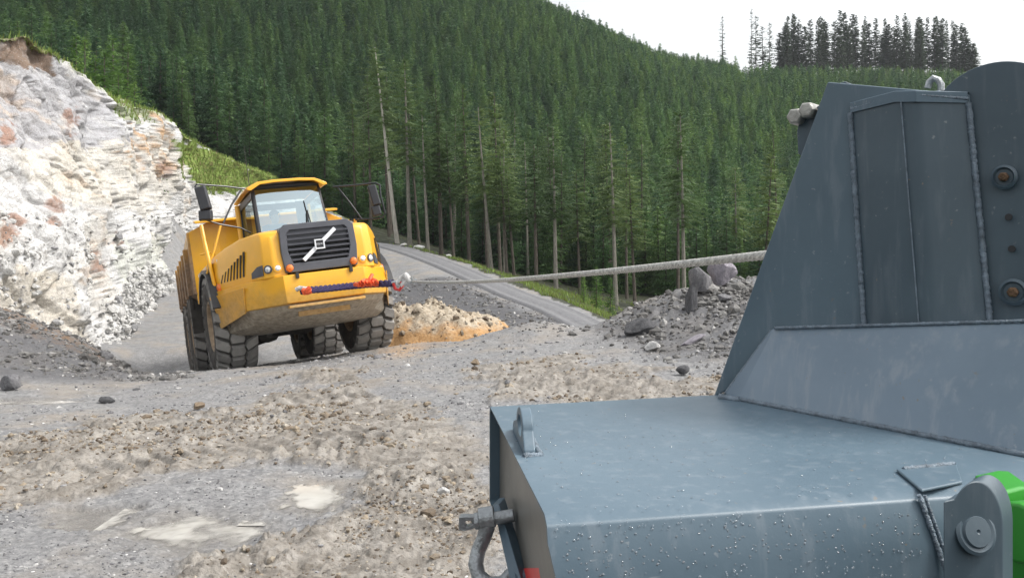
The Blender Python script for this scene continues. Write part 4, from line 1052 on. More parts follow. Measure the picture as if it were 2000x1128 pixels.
tx = bpy.data.curves.new("badge_lettering", 'FONT'); tx.body = "VOLVO"; tx.size = .042; tx.extrude = .002; tx.align_x = 'CENTER'; tx.align_y = 'CENTER'; tx.materials.append(MAT['silver'])
to = bpy.data.objects.new("badge_lettering", tx); link(to); me_t = bpy.data.meshes.new_from_object(to); bpy.data.objects.remove(to); me_t.name = 'badge_lettering'; to = bpy.data.objects.new('badge_lettering', me_t); link(to, gf); to.matrix_local = Matrix.Translation((0, gy - .046, 1.965)) @ Matrix.Rotation(math.radians(90), 4, 'X')
for sx in (-1, 1):
    mb = MB(); mb.lathe([(0, .062), (.03, .062), (.05, .052), (.06, .03), (.064, .0)], 20, Matrix.Translation((sx * .55, gy - .0, 1.615)) @ Matrix.Rotation(math.radians(-90), 4, 'Z')); mb.build("marker_lamp", MAT['orange_lens'], truck)
    # twin round headlamps in the cheek, outer one in a dark bezel
    for (x, y, ang) in ((.735, -2.425, 0), (.885, -2.375, 35)):
        Mx = Matrix.Translation((sx * x, y, 1.645)) @ Matrix.Rotation(math.radians(sx * ang - 90), 4, 'Z')
        hl = MB(); hl.lathe([(-.02, .072), (.018, .072), (.02, .055), (-.005, .045)], 24, Mx); hm = hl.build("headlamp", MAT['yellow_clean'] if ang == 0 else MAT['grille_grey'], truck)
        gl = MB(); gl.lathe([(0, .055), (.018, .045), (.026, .022), (.028, 0)], 20, Mx); gl.build("lens", MAT['lamp'], hm)
        rf = MB(); rf.lathe([(.0, .032), (.03, .026), (.031, .0)], 16, Mx); rf.build("reflector", MAT['chrome'], hm)
    bz = MB(); bz.prism([(sx * .955, -2.32, 1.555), (sx * 1.10, -2.03, 1.545), (sx * 1.095, -2.04, 1.64), (sx * 1.02, -2.20, 1.72), (sx * .955, -2.315, 1.73)], (sx * .014, -.012, 0)); bz.build("lamp_bezel", MAT['grille_grey'], truck)
    # slanted air slots in the side of the hood
    A, B = Vector((sx * 1.13, -1.94, 0)), Vector((sx * 1.47, -1.0, 0))
    for k in range(8):
        p = A.lerp(B, .06 + k * .115); q = A.lerp(B, .06 + k * .115 + .10); nrm = Vector((sx * .94, -.34, 0))
        zt, zb = 2.04 - .04 * k, 1.62 - .0 * k
        mb = MB(); t = (B - A).normalized() * .013
        p0, p1 = Vector((p.x, p.y, zt)), Vector((q.x, q.y, zb)); kx = nrm * .03
        mb.prism([p0 - t, p0 + t, p1 + t, p1 - t], kx); mb.build("air_slot", MAT['under'], truck)
    mb = MB(); mb.lathe([(0, .09), (.04, .085), (.06, .05), (.065, 0)], 18, Matrix.Translation((sx * 1.49, -.9, 1.55)) @ Matrix.Rotation(math.radians(0 if sx > 0 else 180), 4, 'Z')); mb.build("side_marker", MAT['orange_lens'], truck)
    mb = MB(); mb.box((sx * 1.58, -.58, 1.80), (.05, .26, .52)); mb.build("side_intake", MAT['black'], truck, bevel=.02)
    mb = MB(); mb.box((sx * 1.47, -.80, 2.0), (.04, .16, .16)); mb.build("side_window_patch", MAT['mirror_glass'], truck, bevel=.01)
    mb = MB(); mb.box((sx * 1.2, -.72, 2.21), (.30, .36, .10)); mb.build("air_inlet", MAT['black'], truck, bevel=.045, seg=3)

# cab
cab = empty("cab", parent=truck, matrix=Matrix.Translation((0, 0, -.13)) @ Matrix.Diagonal((.80, 1, 1.04, 1)))
wb, wt = [(-.84, -.80, 2.40), (.84, -.80, 2.40)], [(.80, -.46, 3.40), (-.80, -.46, 3.40)]
gl = MB(); gl.add([(-.78, -.795, 2.45), (.78, -.795, 2.45), (.745, -.475, 3.36), (-.745, -.475, 3.36)], [(0, 1, 2, 3)]); gl.build("windscreen", MAT['glass'], cab, smooth=0)
fr = MB(); fr.ring_plate([wb[0], wb[1], wt[0], wt[1]], [(-.775, -.79, 2.455), (.775, -.79, 2.455), (.74, -.48, 3.35), (-.74, -.48, 3.35)], (0, .05, 0)); fr.build("windscreen_frame", MAT['black'], cab, bevel=.01)
for sx in (-1, 1):
    sp = MB(); y0, y1 = -.72, 1.0
    sp.ring_plate([(sx*.86,-.76,1.6),(sx*.86,1.05,1.6),(sx*.86,1.05,3.32),(sx*.82,-.47,3.32)], [(sx*.865,-.66,2.36),(sx*.865,.92,2.36),(sx*.85,.92,3.2),(sx*.83,-.42,3.2)], (-sx*.05, 0, 0)); sp.build("cab_side", MAT['black'], cab, bevel=.01)
    sw = MB(); sw.add([(sx*.845,-.67,2.35),(sx*.845,.93,2.35),(sx*.83,.93,3.21),(sx*.81,-.41,3.21)], [(0,1,2,3)]); sw.build("side_window", MAT['glass'], cab, smooth=0)
    pl = MB(); pl.tube([(sx*.89, 1.0, 1.5), (sx*.89, 1.0, 3.32)], .07, 10); pl.build("corner_post", MAT['yellow_clean'], cab)
    dr = MB(); dr.prism([(sx*.875,-.70,1.62),(sx*.875,.90,1.62),(sx*.875,.90,2.33),(sx*.875,-.70,2.33)], (sx*.02,0,0)); dr.build("door_panel", MAT['yellow_clean'], cab, bevel=.01)
bk = MB(); bk.box((0, 1.03, 2.0), (1.68, .06, .8)); bk.box((-.72, 1.03, 2.86), (.26, .06, .92)); bk.box((.72, 1.03, 2.86), (.26, .06, .92)); bk.box((0, 1.035, 3.25), (1.2, .05, .12)); bk.build("cab_back", MAT['black'], cab)
fl = MB(); fl.box((0, .15, 1.66), (1.68, 1.7, .06)); fl.build("cab_floor", MAT['black'], cab)
ds = MB(); ds.loft([[(-.8,-.78,2.42),(.8,-.78,2.42),(.8,-.3,2.42),(-.8,-.3,2.42)], [(-.76,-.70,2.5),(.76,-.70,2.5),(.76,-.36,2.48),(-.76,-.36,2.48)]]); ds.box((0, -.5, 2.0), (1.5, .3, .8)); ds.build("dashboard", MAT['black'], cab, bevel=.02)
stw = MB(); Ms = Matrix.Translation((-.12, -.22, 2.48)) @ Matrix.Rotation(math.radians(-32), 4, 'X'); stw.tube([(.2*math.cos(a), .2*math.sin(a), 0) for a in np.linspace(0, 2*math.pi, 20, endpoint=False)], .016, 6, closed=True, M=Ms); stw.cyl((0,0,0), (0,0,-.3), .03, 8, M=Ms); stw.box((0,0,0), (.38,.04,.02), Ms); stw.build("steering_wheel", MAT['black'], cab)
st = MB(); st.box((-.12, .35, 2.15), (.5, .5, .14)); st.box((-.12, .62, 2.5), (.48, .14, .7)); st.build("driver_seat", MAT['grille_grey'], cab, bevel=.04, seg=3)
# roof: folded visor with down-turned corners
def roof_ring(y, k, dz=0):
    q = [(.97, 3.345), (.95, 3.385), (.68, 3.48), (.3, 3.50)]; q2 = [(.30, 3.45), (.65, 3.43), (.88, 3.33)]
    pts = [(x * k, y, z + dz) for x, z in q] ; pts = pts + [(-x, yy, z) for x, yy, z in reversed(pts)]
    lo = [(x * k, y, z + dz) for x, z in q2]; lo = [(-x, yy, z) for x, yy, z in reversed(lo)] + lo if False else [(-x * k, y, z + dz) for x, z in reversed(q2)] + [(x * k, y, z + dz) for x, z in q2]
    return pts + lo
rf = MB(); rf.loft([roof_ring(-.66, .98, -.02), roof_ring(-.58, 1.0), roof_ring(.0, 1.0, .02), roof_ring(1.12, .98, .02)]); rf.build("roof", MAT['yellow_clean'], cab, bevel=.012)
lin_ = MB(); lin_.loft([[(-.84,-.42,3.37),(.84,-.42,3.37),(.84,1.0,3.36),(-.84,1.0,3.36)], [(-.62,-.44,3.44),(.62,-.44,3.44),(.62,1.0,3.44),(-.62,1.0,3.44)]]); lin_.build("roof_lining", MAT['black'], cab)
hd = MB(); hd.box((0, -.48, 3.39), (1.6, .06, .05)); hd.build("header", MAT['black'], cab, bevel=.02)
for x in (.28, .42):
    wp = MB(); wp.tube([(x - .02, -.845, 2.44), (.36, -.72, 2.86)], .014, 6); wp.tube([(.36 , -.73, 2.70), (.345, -.60, 3.06)], .012, 5)
    wp.build("wiper", MAT['black'], cab)
an = MB(); p = L(471, 366, 17.0); an.tube([p, p + Vector((-.0, 0, .75))], [.012, .005], 6); an.build("antenna", MAT['under'], cab)

# mirrors on bent tube arms
def tube_part(name, pts, r, mat, parent, d=None): 
    mb = MB(); mb.tube([L(*p) for p in pts], r, 8); return mb.build(name, mat, parent)
tube_part("mirror_arm", [(480,369,16.75),(440,364,16.5),(384,360,16.1),(381,364,16.1),(384,372,16.1)], .016, MAT['mirror'], truck)
tube_part("mirror_arm", [(490,455,16.6),(470,445,16.5),(430,438,16.2),(403,430,16.1),(388,372,16.1)], .016, MAT['mirror'], truck)
tube_part("mirror_arm", [(470,372,16.7),(452,400,16.5),(436,436,16.3)], .018, MAT['mirror'], truck)
tube_part("mirror_arm", [(650,365,17.1),(700,361,17.0),(734,357,16.9),(742,361,16.9),(743,380,16.9),(752,416,16.9),(748,424,16.9),(735,427,16.9),(700,428,17.0),(675,431,17.1)], .018, MAT['mirror'], truck)
tube_part("mirror_arm", [(658,364,17.1),(684,396,17.0),(707,428,17.0)], .014, MAT['mirror'], truck)
def mirror(cx, cy, w, h, d, tilt):
    c = L(cx, cy, d); s = d / FPX; Mx = Matrix.Translation(c) @ Matrix.Rotation(math.radians(-16), 4, 'Z') @ Matrix.Rotation(tilt, 4, 'Y')
    mb = MB(); mb.loft([[(-w*s/2,-.05,-h*s/2),(w*s/2,-.05,-h*s/2),(w*s/2,-.05,h*s/2),(-w*s/2,-.05,h*s/2)], [(-w*s*.42,-.10,-h*s*.46),(w*s*.42,-.10,-h*s*.46),(w*s*.42,-.10,h*s*.46),(-w*s*.42,-.10,h*s*.46)]])
    mb.box((0, 0, 0), (w * s, .10, h * s)); o = mb.build("mirror", MAT['mirror'], truck, M=Mx, bevel=.02, seg=3)
    g = MB(); g.box((0, .055, 0), (w * s * .86, .01, h * s * .92)); g.build("mirror_glass", MAT['mirror_glass'], o)
mirror(397, 388, 22, 48, 16.1, R(-8)); mirror(402, 421, 26, 20, 16.1, R(4)); mirror(731, 382, 17, 42, 16.9, R(-8)); mirror(735, 412, 18, 20, 16.9, R(-8))
# hand rails and steps beside the cab
tube_part("handrail", [(393,440,16.3),(399,470,16.2),(420,560,15.9),(424,575,15.9)], .035, MAT['yellow_clean'], truck)
tube_part("handrail", [(431,440,16.6),(418,490,16.4),(404,535,16.2)], .022, MAT['yellow_clean'], truck)
tube_part("handrail", [(391,497,16.4),(413,493,16.4)], .015, MAT['yellow_clean'], truck)
for x in (.98, 1.12):
    mb = MB(); mb.tube([(x, -.95, 2.2), (x, -.95, 2.55)], .03, 8); mb.build("handrail", MAT['yellow_clean'], truck)
for sx in (-1, 1):      # mudguards over the front wheels
    mb = MB(); arc = [(math.cos(a), math.sin(a)) for a in np.linspace(R(15), R(150), 12)]
    o_ = [(sx * 1.02, -c * 1.12, .93 + s * 1.06) for c, s in arc]; i2 = [(sx * 1.02, -c * 1.06, .93 + s * 1.00) for c, s in arc]
    for k in range(len(arc) - 1): mb.prism([o_[k], o_[k + 1], i2[k + 1], i2[k]], (sx * .66, 0, 0))
    mb.build("mudguard", MAT['black'], truck)
    mb = MB(); mb.box((sx * 1.25, .55, 2.02), (.7, 1.5, .08)); mb.box((sx * 1.45, -.15, 1.3), (.2, .1, .9)); mb.build("side_deck", MAT['yellow'], truck, bevel=.01)

# chassis
mb = MB(); mb.box((0, .2, 1.15), (1.2, 2.6, .6)); mb.box((0, -.6, .85), (.9, 1.2, .35)); mb.build("front_frame", MAT['under'], truck, bevel=.03)
mb = MB(); mb.cyl((-1.1, 0, .93), (1.1, 0, .93), .17, 14); mb.lathe([(-.42, .05), (-.36, .2), (-.2, .33), (0, .37), (.2, .33), (.36, .2), (.42, .05)], 20, Matrix.Translation((0, 0, .90))); mb.build("front_axle", MAT['under'], truck)
for sx in (-1, 1):
    mb = MB(); mb.box((sx * .62, -.35, .80), (.26, .3, .22)); mb.cyl((sx * .72, -.2, .8), (sx * .72, -.1, 1.5), .07, 10); mb.build("suspension_mount", MAT['under'], truck, bevel=.03)
mb = MB(); mb.cyl((0, .9, 1.0), (0, 2.0, 1.0), .28, 16); mb.box((0, 1.4, .75), (.7, .7, .3)); mb.build("articulation_joint", MAT['under'], truck, bevel=.03)
# rear unit
mb = MB(); mb.box((-.42, 4.6, 1.15), (.22, 5.6, .42)); mb.box((.42, 4.6, 1.15), (.22, 5.6, .42)); mb.box((0, 2.2, 1.1), (1.1, .5, .5)); mb.build("rear_frame", MAT['under'], truck, M=M_REAR, bevel=.02)
for y in (4.3, 6.2):
    mb = MB(); mb.cyl((-1.1, y, .93), (1.1, y, .93), .17, 14); mb.lathe([(-.4, .05), (-.2, .32), (0, .36), (.2, .32), (.4, .05)], 20, Matrix.Translation((0, y, .9))); mb.build("rear_axle", MAT['under'], truck, M=M_REAR)
def body():
    mb = MB(); xo, xf = 1.66, 1.25
    def sec(y, zt, zf, xo=xo, th=.06):
        return [(-xo, y, zt), (-xo, y, 1.75), (-xf, y, zf), (xf, y, zf), (xo, y, 1.75), (xo, y, zt), (xo - th, y, zt), (xo - th, y, 1.78), (xf - th, y, zf + th), (-xf + th, y, zf + th), (-xo + th, y, 1.78), (-xo + th, y, zt)]
    mb.loft([sec(2.1, 3.05, 1.55), sec(3.2, 2.95, 1.42), sec(6.0, 2.75, 1.42), sec(7.3, 2.70, 2.0), sec(8.2, 2.72, 2.45)])
    o = mb.build("dump_body", MAT['yellow_body'], truck, M=M_REAR, bevel=.012)
    hb = MB(); hb.prism([(-1.6, 2.10, 1.52), (1.6, 2.10, 1.52), (1.62, 2.10, 3.05), (1.2, 1.95, 3.22), (-1.2, 1.95, 3.22), (-1.62, 2.10, 3.05)], (0, .06, 0)); hb.prism([(-1.5, 1.72, 3.16), (1.5, 1.72, 3.16), (1.5, 2.15, 3.24), (-1.5, 2.15, 3.24)], (0, 0, .05))
    hb.build("headboard", MAT['yellow_clean'], truck, M=M_REAR, bevel=.015)
    for x in (-1.1, -.4, .4, 1.1):
        rb = MB(); rb.box((x, 2.05, 2.3), (.12, .10, 1.5)); rb.build("headboard_rib", MAT['yellow_clean'], truck, M=M_REAR, bevel=.015)
    for y in (2.6, 3.6, 4.6, 5.6, 6.6):
        for sx in (-1, 1):
            rb = MB(); rb.box((sx * 1.70, y, 2.25), (.10, .16, 1.0)); rb.build("body_rib", MAT['yellow_body'], truck, M=M_REAR, bevel=.015)
    for sx in (-1, 1):  # torn rubber flap and rear mudguards
        fl = MB(); fl.box((sx * 1.40, 3.05, 1.45), (.62, .04, 1.0)); fl.box((sx * 1.66, 3.5, 1.62), (.06, 1.0, .30)); fl.build("mud_flap", MAT['under'], truck, M=M_REAR, bevel=.01)
        cy = MB(); cy.cyl((sx * .78, 3.1, 1.2), (sx * .78, 4.6, 1.6), .11, 12); cy.build("lift_cylinder", MAT['under'], truck, M=M_REAR)
body()

# wheels
TW, TR = .74, .93
def tyre_meshes():
    prof = [(-.30, .46), (-.35, .52), (-.372, .66), (-.36, .78), (-.335, .845), (-.28, .872), (0, .882), (.28, .872), (.335, .845), (.36, .78), (.372, .66), (.35, .52), (.30, .46)]
    t = MB(); t.lathe(prof, 48); tyre = t.mesh("tyre", MAT['rubber'], 40)
    r = MB(); r.lathe([(-.30, .48), (-.33, .47), (-.33, .43), (-.26, .40), (-.10, .38), (-.02, .30), (.0, .17), (-.10, .16), (-.13, .12), (-.13, .0)], 36); r.lathe([(.30, .48), (.33, .47), (.30, .42), (.0, .39)], 36)
    for k in range(12):
        a = 2 * math.pi * k / 12; r.cyl((-.05, .235 * math.cos(a), .235 * math.sin(a)), (.0, .235 * math.cos(a), .235 * math.sin(a)), .022, 6)
    rim = r.mesh("rim", MAT['rim'], 35)
    lugs = []
    NL = 22; w = 2 * math.pi / NL * TR * .86
    for (x0, x1, sk, wd) in ((-.372, -.150, -.05, .86), (-.115, .115, .0, .90), (.150, .372, .05, .86)):
        m = MB(); hw = w * wd / 2
        edge = .045 if x0 < -.3 else 0; edge2 = .045 if x1 > .3 else 0
        base = [(x0, -hw - sk, .862 - edge), (x1, -hw + sk, .862 - edge2), (x1 + (.0 if edge2 else .035), 0 + sk, .866 - edge2), (x1, hw + sk, .862 - edge2), (x0, hw - sk, .862 - edge), (x0 - (0 if edge else .035), 0 - sk, .866 - edge)]
        cx = (x0 + x1) / 2
        top = [(cx + (x - cx) * .84, y * .80, z + .085) for x, y, z in base]
        m.loft([base, top]); lugs.append(m.mesh("tread_block", MAT['lug'], 30))
    return tyre, rim, lugs, NL
TYRE, RIM, LUGS, NLUG = tyre_meshes()
def wheel(M, outer_sign, singles=True, spin=0.0):
    """tread blocks are single parts on the wheels that show; joined on the rearmost pair"""
    Mw = M @ Matrix.Rotation(math.pi if outer_sign > 0 else 0, 4, 'Z') @ Matrix.Rotation(spin, 4, 'X')
    w = empty("wheel", parent=truck, matrix=Mw)
    link(bpy.data.objects.new("tyre", TYRE), w); link(bpy.data.objects.new("rim", RIM), w)
    joined = MB()
    for c, me in enumerate(LUGS):
        for k in range(NLUG):
            Ml = Matrix.Rotation(2 * math.pi * (k + (.5 if c == 1 else 0)) / NLUG, 4, 'X')
            if singles: link(bpy.data.objects.new("tread_block", me), w, Ml)
            else: joined.add([v.co for v in me.vertices], [tuple(p.vertices) for p in me.polygons], Ml)
    if not singles: tag(joined.build("tread", MAT['lug'], w), kind="stuff")
for sx in (-1, 1):
    wheel(Matrix.Translation((sx * 1.30, 0, TR)), sx, True, .1 + sx * .05)
    wheel(M_REAR @ Matrix.Translation((sx * 1.32, 4.3, TR)), sx, True, .4)
    wheel(M_REAR @ Matrix.Translation((sx * 1.32, 6.2, TR)), sx, False, .7)

# ------------------------------------------------------------------ driver in the cab
def driver():
    MAT['skin'] = simple("skin", (.55, .33, .24), .5, 0, .08, 9); MAT['cloth'] = simple("dark work jacket", (.05, .06, .085), .85, 0, .3, 12, .3); MAT['hair'] = simple("short brown hair", (.05, .035, .022), .7, 0, .3, 30)
    V = [(0, .42, 2.24), (0, .44, 2.45), (0, .42, 2.68), (0, .38, 2.80), (0, .36, 2.90), (0, .345, 3.0),           # pelvis, waist, chest, neck, head
         (-.20, .40, 2.72), (-.30, .25, 2.50), (-.20, -.02, 2.52), (.20, .40, 2.72), (.30, .25, 2.50), (.20, -.02, 2.52),  # arms to the wheel
         (-.11, .38, 2.22), (-.14, -.02, 2.24), (-.14, -.10, 1.80), (.11, .38, 2.22), (.14, -.02, 2.24), (.14, -.10, 1.80)]
    E = [(0, 1), (1, 2), (2, 3), (3, 4), (4, 5), (2, 6), (6, 7), (7, 8), (2, 9), (9, 10), (10, 11), (0, 12), (12, 13), (13, 14), (0, 15), (15, 16), (16, 17)]
    Rd = [.16, .15, .17, .055, .095, .085, .075, .055, .042, .075, .055, .042, .10, .085, .06, .10, .085, .06]
    me = bpy.data.meshes.new("person"); me.from_pydata([(x - .12, y, z) for x, y, z in V], E, []); o = bpy.data.objects.new("person", me); link(o)
    o.matrix_world = M_TRUCK
    sk = o.modifiers.new("skin", 'SKIN'); sd_ = me.skin_vertices[0].data
    for k, rr in enumerate(Rd): sd_[k].radius = (rr, rr)
    sd_[0].use_root = True
    o.modifiers.new("sub", 'SUBSURF').levels = 2; o.modifiers["sub"].render_levels = 2
    b = NB("driver skin and jacket"); v = b.coord("Object"); sp = b.n("ShaderNodeSeparateXYZ"); b.l(v, sp.inputs[0])
    b.pbr(b.mix(b.thr(sp.outputs[2], 2.77, 2.79), (.09, .10, .13), (.62, .40, .30)), .6); me.materials.append(b.m)
    tag(o, "driver in a dark jacket seated behind the truck's windscreen", "person")
    h = MB(); Vh, Fh = ICO3; h.add([(-.12 + p[0] * .105, .355 + p[1] * .12 + .02, 2.975 + p[2] * .11) for p in Vh if True], [tuple(f) for f in Fh if all(Vh[i][2] > .05 or Vh[i][1] > .35 for i in f)]); h.build("hair", MAT['hair'], o)
    f = MB(); f.loft([[(-.135, .262, 2.935), (-.105, .262, 2.935), (-.12, .262, 2.99)], [(-.125, .235, 2.937), (-.115, .235, 2.937), (-.12, .255, 2.985)]]); f.build("nose", MAT['skin'], o)
    for sx in (-1, 1):
        e = MB(); e.add([(-.12 + sx * .035 + p[0] * .012, .262 + p[1] * .01, 2.985 + p[2] * .009) for p in Vh], [tuple(q) for q in Fh]); e.build("eye", MAT['hair'], o)
        e = MB(); e.add([(-.12 + sx * .1 + p[0] * .012, .36 + p[1] * .025, 2.96 + p[2] * .035) for p in Vh], [tuple(q) for q in Fh]); e.build("ear", MAT['skin'], o)
driver()
# ------------------------------------------------------------------ winch machine in the foreground
def m_steel(name, a, b_, rough=.33, streak=.35):
    b = NB(name); v = b.coord("Object"); g = b.n("ShaderNodeMapping"); g.inputs["Scale"].default_value = (1, 1, .16); b.l(v, g.inputs[0])
    n = b.noise(v, 3.2, 5, .6, .3); st = b.noise(g.outputs[0], 34, 5, .6, .3); n2 = b.noise(v, 60, 4, .6); n3 = b.noise(v, 9, 6, .65)
    col = b.ramp(n, [(.3, a), (.7, b_)])
    dust = b.math('MULTIPLY', b.thr(st, .50, .72), streak)
    col = b.mix(dust, col, (.30, .33, .36))
    col = b.mix(b.math('MULTIPLY', b.thr(n2, .66, .76), .35), col, (.42, .43, .43))
    spl = b.math('MULTIPLY', b.thr(b.noise(v, 46, 3, .55), .70, .735), b.thr(b.noise(v, 4.5, 3), .42, .6))     # dried mud splashes and scuffs
    col = b.mix(b.math('MULTIPLY', spl, .75), col, (.20, .165, .125))
    gs = b.n("ShaderNodeMapping"); gs.inputs["Scale"].default_value = (3, 60, 60); gs.inputs["Rotation"].default_value = (.3, .5, .4); b.l(v, gs.inputs[0])
    col = b.mix(b.math('MULTIPLY', b.thr(b.noise(gs.outputs[0], 1.4, 3), .70, .76), .35), col, (.32, .33, .34))
    rg = b.math('ADD', rough, b.math('MULTIPLY', n3, .16))
    rg = b.math('ADD', rg, b.math('MULTIPLY', dust, .3))
    b.pbr(col, rg, 0, b.bump(b.math('ADD', b.math('MULTIPLY', n2, .35), n3), .10, .006), .5); return b.m
MAT['steel'] = m_steel("wet blue-grey machine paint", (.082, .126, .162), (.105, .155, .194), .36, .2)
MAT['steel_d'] = m_steel("darkened machine paint", (.052, .078, .098), (.073, .105, .128), .36, .12)  # deck paint darkened; the cheek plates' turned-away shade is in its colour
MAT['steel_in'] = m_steel("dull grey-brown inner plate", (.125, .120, .105), (.17, .16, .14), .30, .1)
MAT['steel_mid'] = m_steel("blue-grey machine paint", (.082, .122, .152), (.106, .152, .184), .36, .2)  # same paint, slightly darker: the upright tower plate's shade is in its colour
MAT['steel_lit'] = m_steel("rain-streaked sky-lightened machine paint", (.135, .185, .235), (.19, .245, .30), .42, .5)  # same paint as the tower, lightened for its upward tilt, plus heavier rain streaks
MAT['weld'] = simple("painted weld bead", (.16, .20, .24), .35, 0, .4, 60, .5)
MAT['galv'] = simple("galvanised shackle steel", (.36, .38, .39), .38, .55, .3, 24, .3)
MAT['bolt'] = simple("bare zinc bolt", (.36, .35, .32), .4, .6, .35, 40, .2)
MAT['rusty'] = simple("rusted bolt", (.13, .075, .04), .85, 0, .6, 50, .6)
MAT['green'] = simple("bright green machine paint", (.03, .26, .022), .4, 0, .12, 5)
MAT['tape'] = simple("red reflective tape", (.70, .035, .025), .35, 0, .1, 60)
MAT['wire'] = simple("greasy steel wire", (.50, .49, .46), .5, .1, .45, 60)
MAT['purple'] = simple("dark purple rope sling", (.035, .026, .085), .8, 0, .4, 30, .4)
MAT['orange_web'] = simple("orange sling sleeve", (.85, .11, .03), .6, 0, .25, 20, .3)

DECK = .35                                    # deck lies this far below the eye
def D(px, py):                                # point on the deck plane
    return W(px, py, FPX * DECK / (py - HZ))
winch = empty("winch_machine", (1.0, 1.9, 0)); wi = winch.matrix_basis.inverted()
tag(winch, "wet blue-grey steel winch machine with sloping tower filling the right foreground", "winch")
def wb_(mb, name, mat, bevel=0, seg=2, smooth=35, parent=None):
    off = Vector((1.0, 1.9, 0)) if parent is None else Vector((1.0, 1.9, 0))
    mb.v = [tuple(Vector(p) - off) for p in mb.v]
    return mb.build(name, mat, parent or winch, bevel=bevel, seg=seg, smooth=smooth)

# deck beam: folded box section, cut open at its left end
Fp, Np = D(957, 793), D(1066, 1006)
far_dir = (D(1400, 770) - Fp).normalized(); near_dir = (D(1792, 957) - Np).normalized()
dn = Vector((0, 0, -1))
inn = (Fp - Np); inn.z = 0; inn.normalize()   # towards the far side
prof = [  # (point at the left end, sweep direction)
 (Fp + inn * -.0, far_dir), (Fp + inn * .012 + dn * .012, far_dir), (Fp + inn * .014 + dn * .21, far_dir), (W(1006, 1128, 1.62), far_dir), (W(1040, 1330, 1.5), far_dir),
 (W(1098, 1420, 1.11), near_dir), (W(1086, 1128, 1.125), near_dir), (Np - inn * .018 + dn * .030, near_dir), (Np - inn * .010 + dn * .010, near_dir), (Np + inn * .012 + dn * .001, near_dir)]
LEN = 2.6
cen = sum((p for p, _ in prof), Vector()) / len(prof)
Fo = [p for p, _ in prof]; ax_in = ((far_dir + near_dir) / 2).normalized()
Fi = [cen + (p - cen) * (1 - .011 / (p - cen).length) for p in Fo]
mb = MB(); n = len(prof)
mb.loft([Fo, [p + d_ * LEN for p, d_ in prof]], False, True)
mb.loft([Fo, Fi], False, False); mb.loft([Fi, [p + d_ * .028 for p, (_, d_) in zip(Fi, prof)]], False, False)
wb_(mb, "deck_beam", MAT['steel'], .004, 2, 30)
mb = MB(); pl = [p + d_ * .022 for p, (_, d_) in zip(Fi, prof)]; mb.prism([p - ax_in * .0 for p in pl], ax_in * .01); wb_(mb, "end_plate", MAT['steel_in'])
# red tape on the end plate, low on the near side
mb = MB(); a, b2 = Fi[6] + near_dir * .019, Fi[3] + far_dir * .019
q = lambda s, t: (b2.lerp(a, s)) + dn * t
pa, pb, pc = Fi[6] + near_dir * .019, Fi[3] + far_dir * .019, Fi[0] + far_dir * .019; pn = (pb - pa).cross(pc - pa).normalized()
def on_end(px, py):
    e = Vector((0, 0, CZ)); dv = Vector(((px - 1000) / FPX, 1, -(py - HZ) / FPX)); return e + dv * ((pa - e).dot(pn) / dv.dot(pn))
mb.prism([on_end(1011, 1109), on_end(1082, 1107), on_end(1087, 1215), on_end(1030, 1215)], ax_in * .002); wb_(mb, "red_tape", MAT['tape'])

def weld(name, pts, r, seed, parent=None):
    rr = random.Random(seed); P = [Vector(p) for p in pts]; path = []; rad = []
    for k in range(len(P) - 1):
        L_ = (P[k + 1] - P[k]).length; m = max(2, int(L_ / (r * .6)))
        for i in range(m + (k == len(P) - 2)):
            path.append(P[k].lerp(P[k + 1], i / m)); rad.append(r * rr.uniform(.85, 1.12))
    path = [p + Vector((rr.uniform(-1, 1), rr.uniform(-1, 1), rr.uniform(-1, 1))) * r * .14 for p in path]
    m2 = MB(); m2.tube(path, rad, 7); return wb_(m2, name, MAT['weld'], smooth=60)

# lifting eye standing on the deck
def eye_plate():
    e0, e1 = D(1001, 838), D(1023, 889); u = (e1 - e0).normalized(); Ln = (e1 - e0).length; up = Vector((0, 0, 1)); sd_ = Vector((u.y, -u.x, 0)) * -1
    if sd_.x < 0: sd_ = -sd_
    out_, in_ = [], []
    H, cxx, rr_ = .066, Ln * .62, .031
    N_ = 28
    for k in range(N_):
        a = 2 * math.pi * k / N_; c, s = math.cos(a), math.sin(a)
        x = cxx + c * rr_ * 1.7; z = (H - rr_) + s * rr_
        if s < 0:
            z = (H - rr_) * (1 - min(1, -s * 1.8)); x = cxx + (Ln - cxx if c > 0 else -cxx) * min(1, abs(c) * 1.35) * (.55 + .45 * min(1, -s * 3)) if abs(c) > .02 else cxx
        x = min(Ln, max(0, x))
        out_.append(e0 + u * x + up * max(0, z)); in_.append(e0 + u * (cxx + c * .036) + up * (H - rr_ + s * .018))
    m = MB(); m.ring_plate(out_, in_, sd_ * .020); wb_(m, "lifting_eye", MAT['steel'], .003)
    weld("weld_bead", [e0 + sd_ * .026, e1 + sd_ * .028, e1 + u * .006], .006, 4)
eye_plate()

# ---- tower: plates standing in one upright plane
T0 = D(1400, 770); TU = Vector((.76, -.65, 0)); TN = Vector((-.65, -.76, 0))     # along the plate (towards us), and its face normal
def PL(px, py, off=0.0):
    o = T0 + TN * off; dx = (px - 1000) / FPX; dv = Vector((dx, 1, -(py - HZ) / FPX)); e = Vector((0, 0, CZ))
    t = (o - e).dot(TN) / dv.dot(TN); return e + dv * t
def plate(name, pix, mat, off, th, bevel=.003):
    m = MB(); m.prism([PL(x, y, off) for x, y in pix], TN * -th); return wb_(m, name, mat, bevel)
plate("tower_side", [(1393,775),(1500,478),(1616,160),(1893,184),(1938,660),(1700,690),(1500,720)], MAT['steel_mid'], 0, .018)
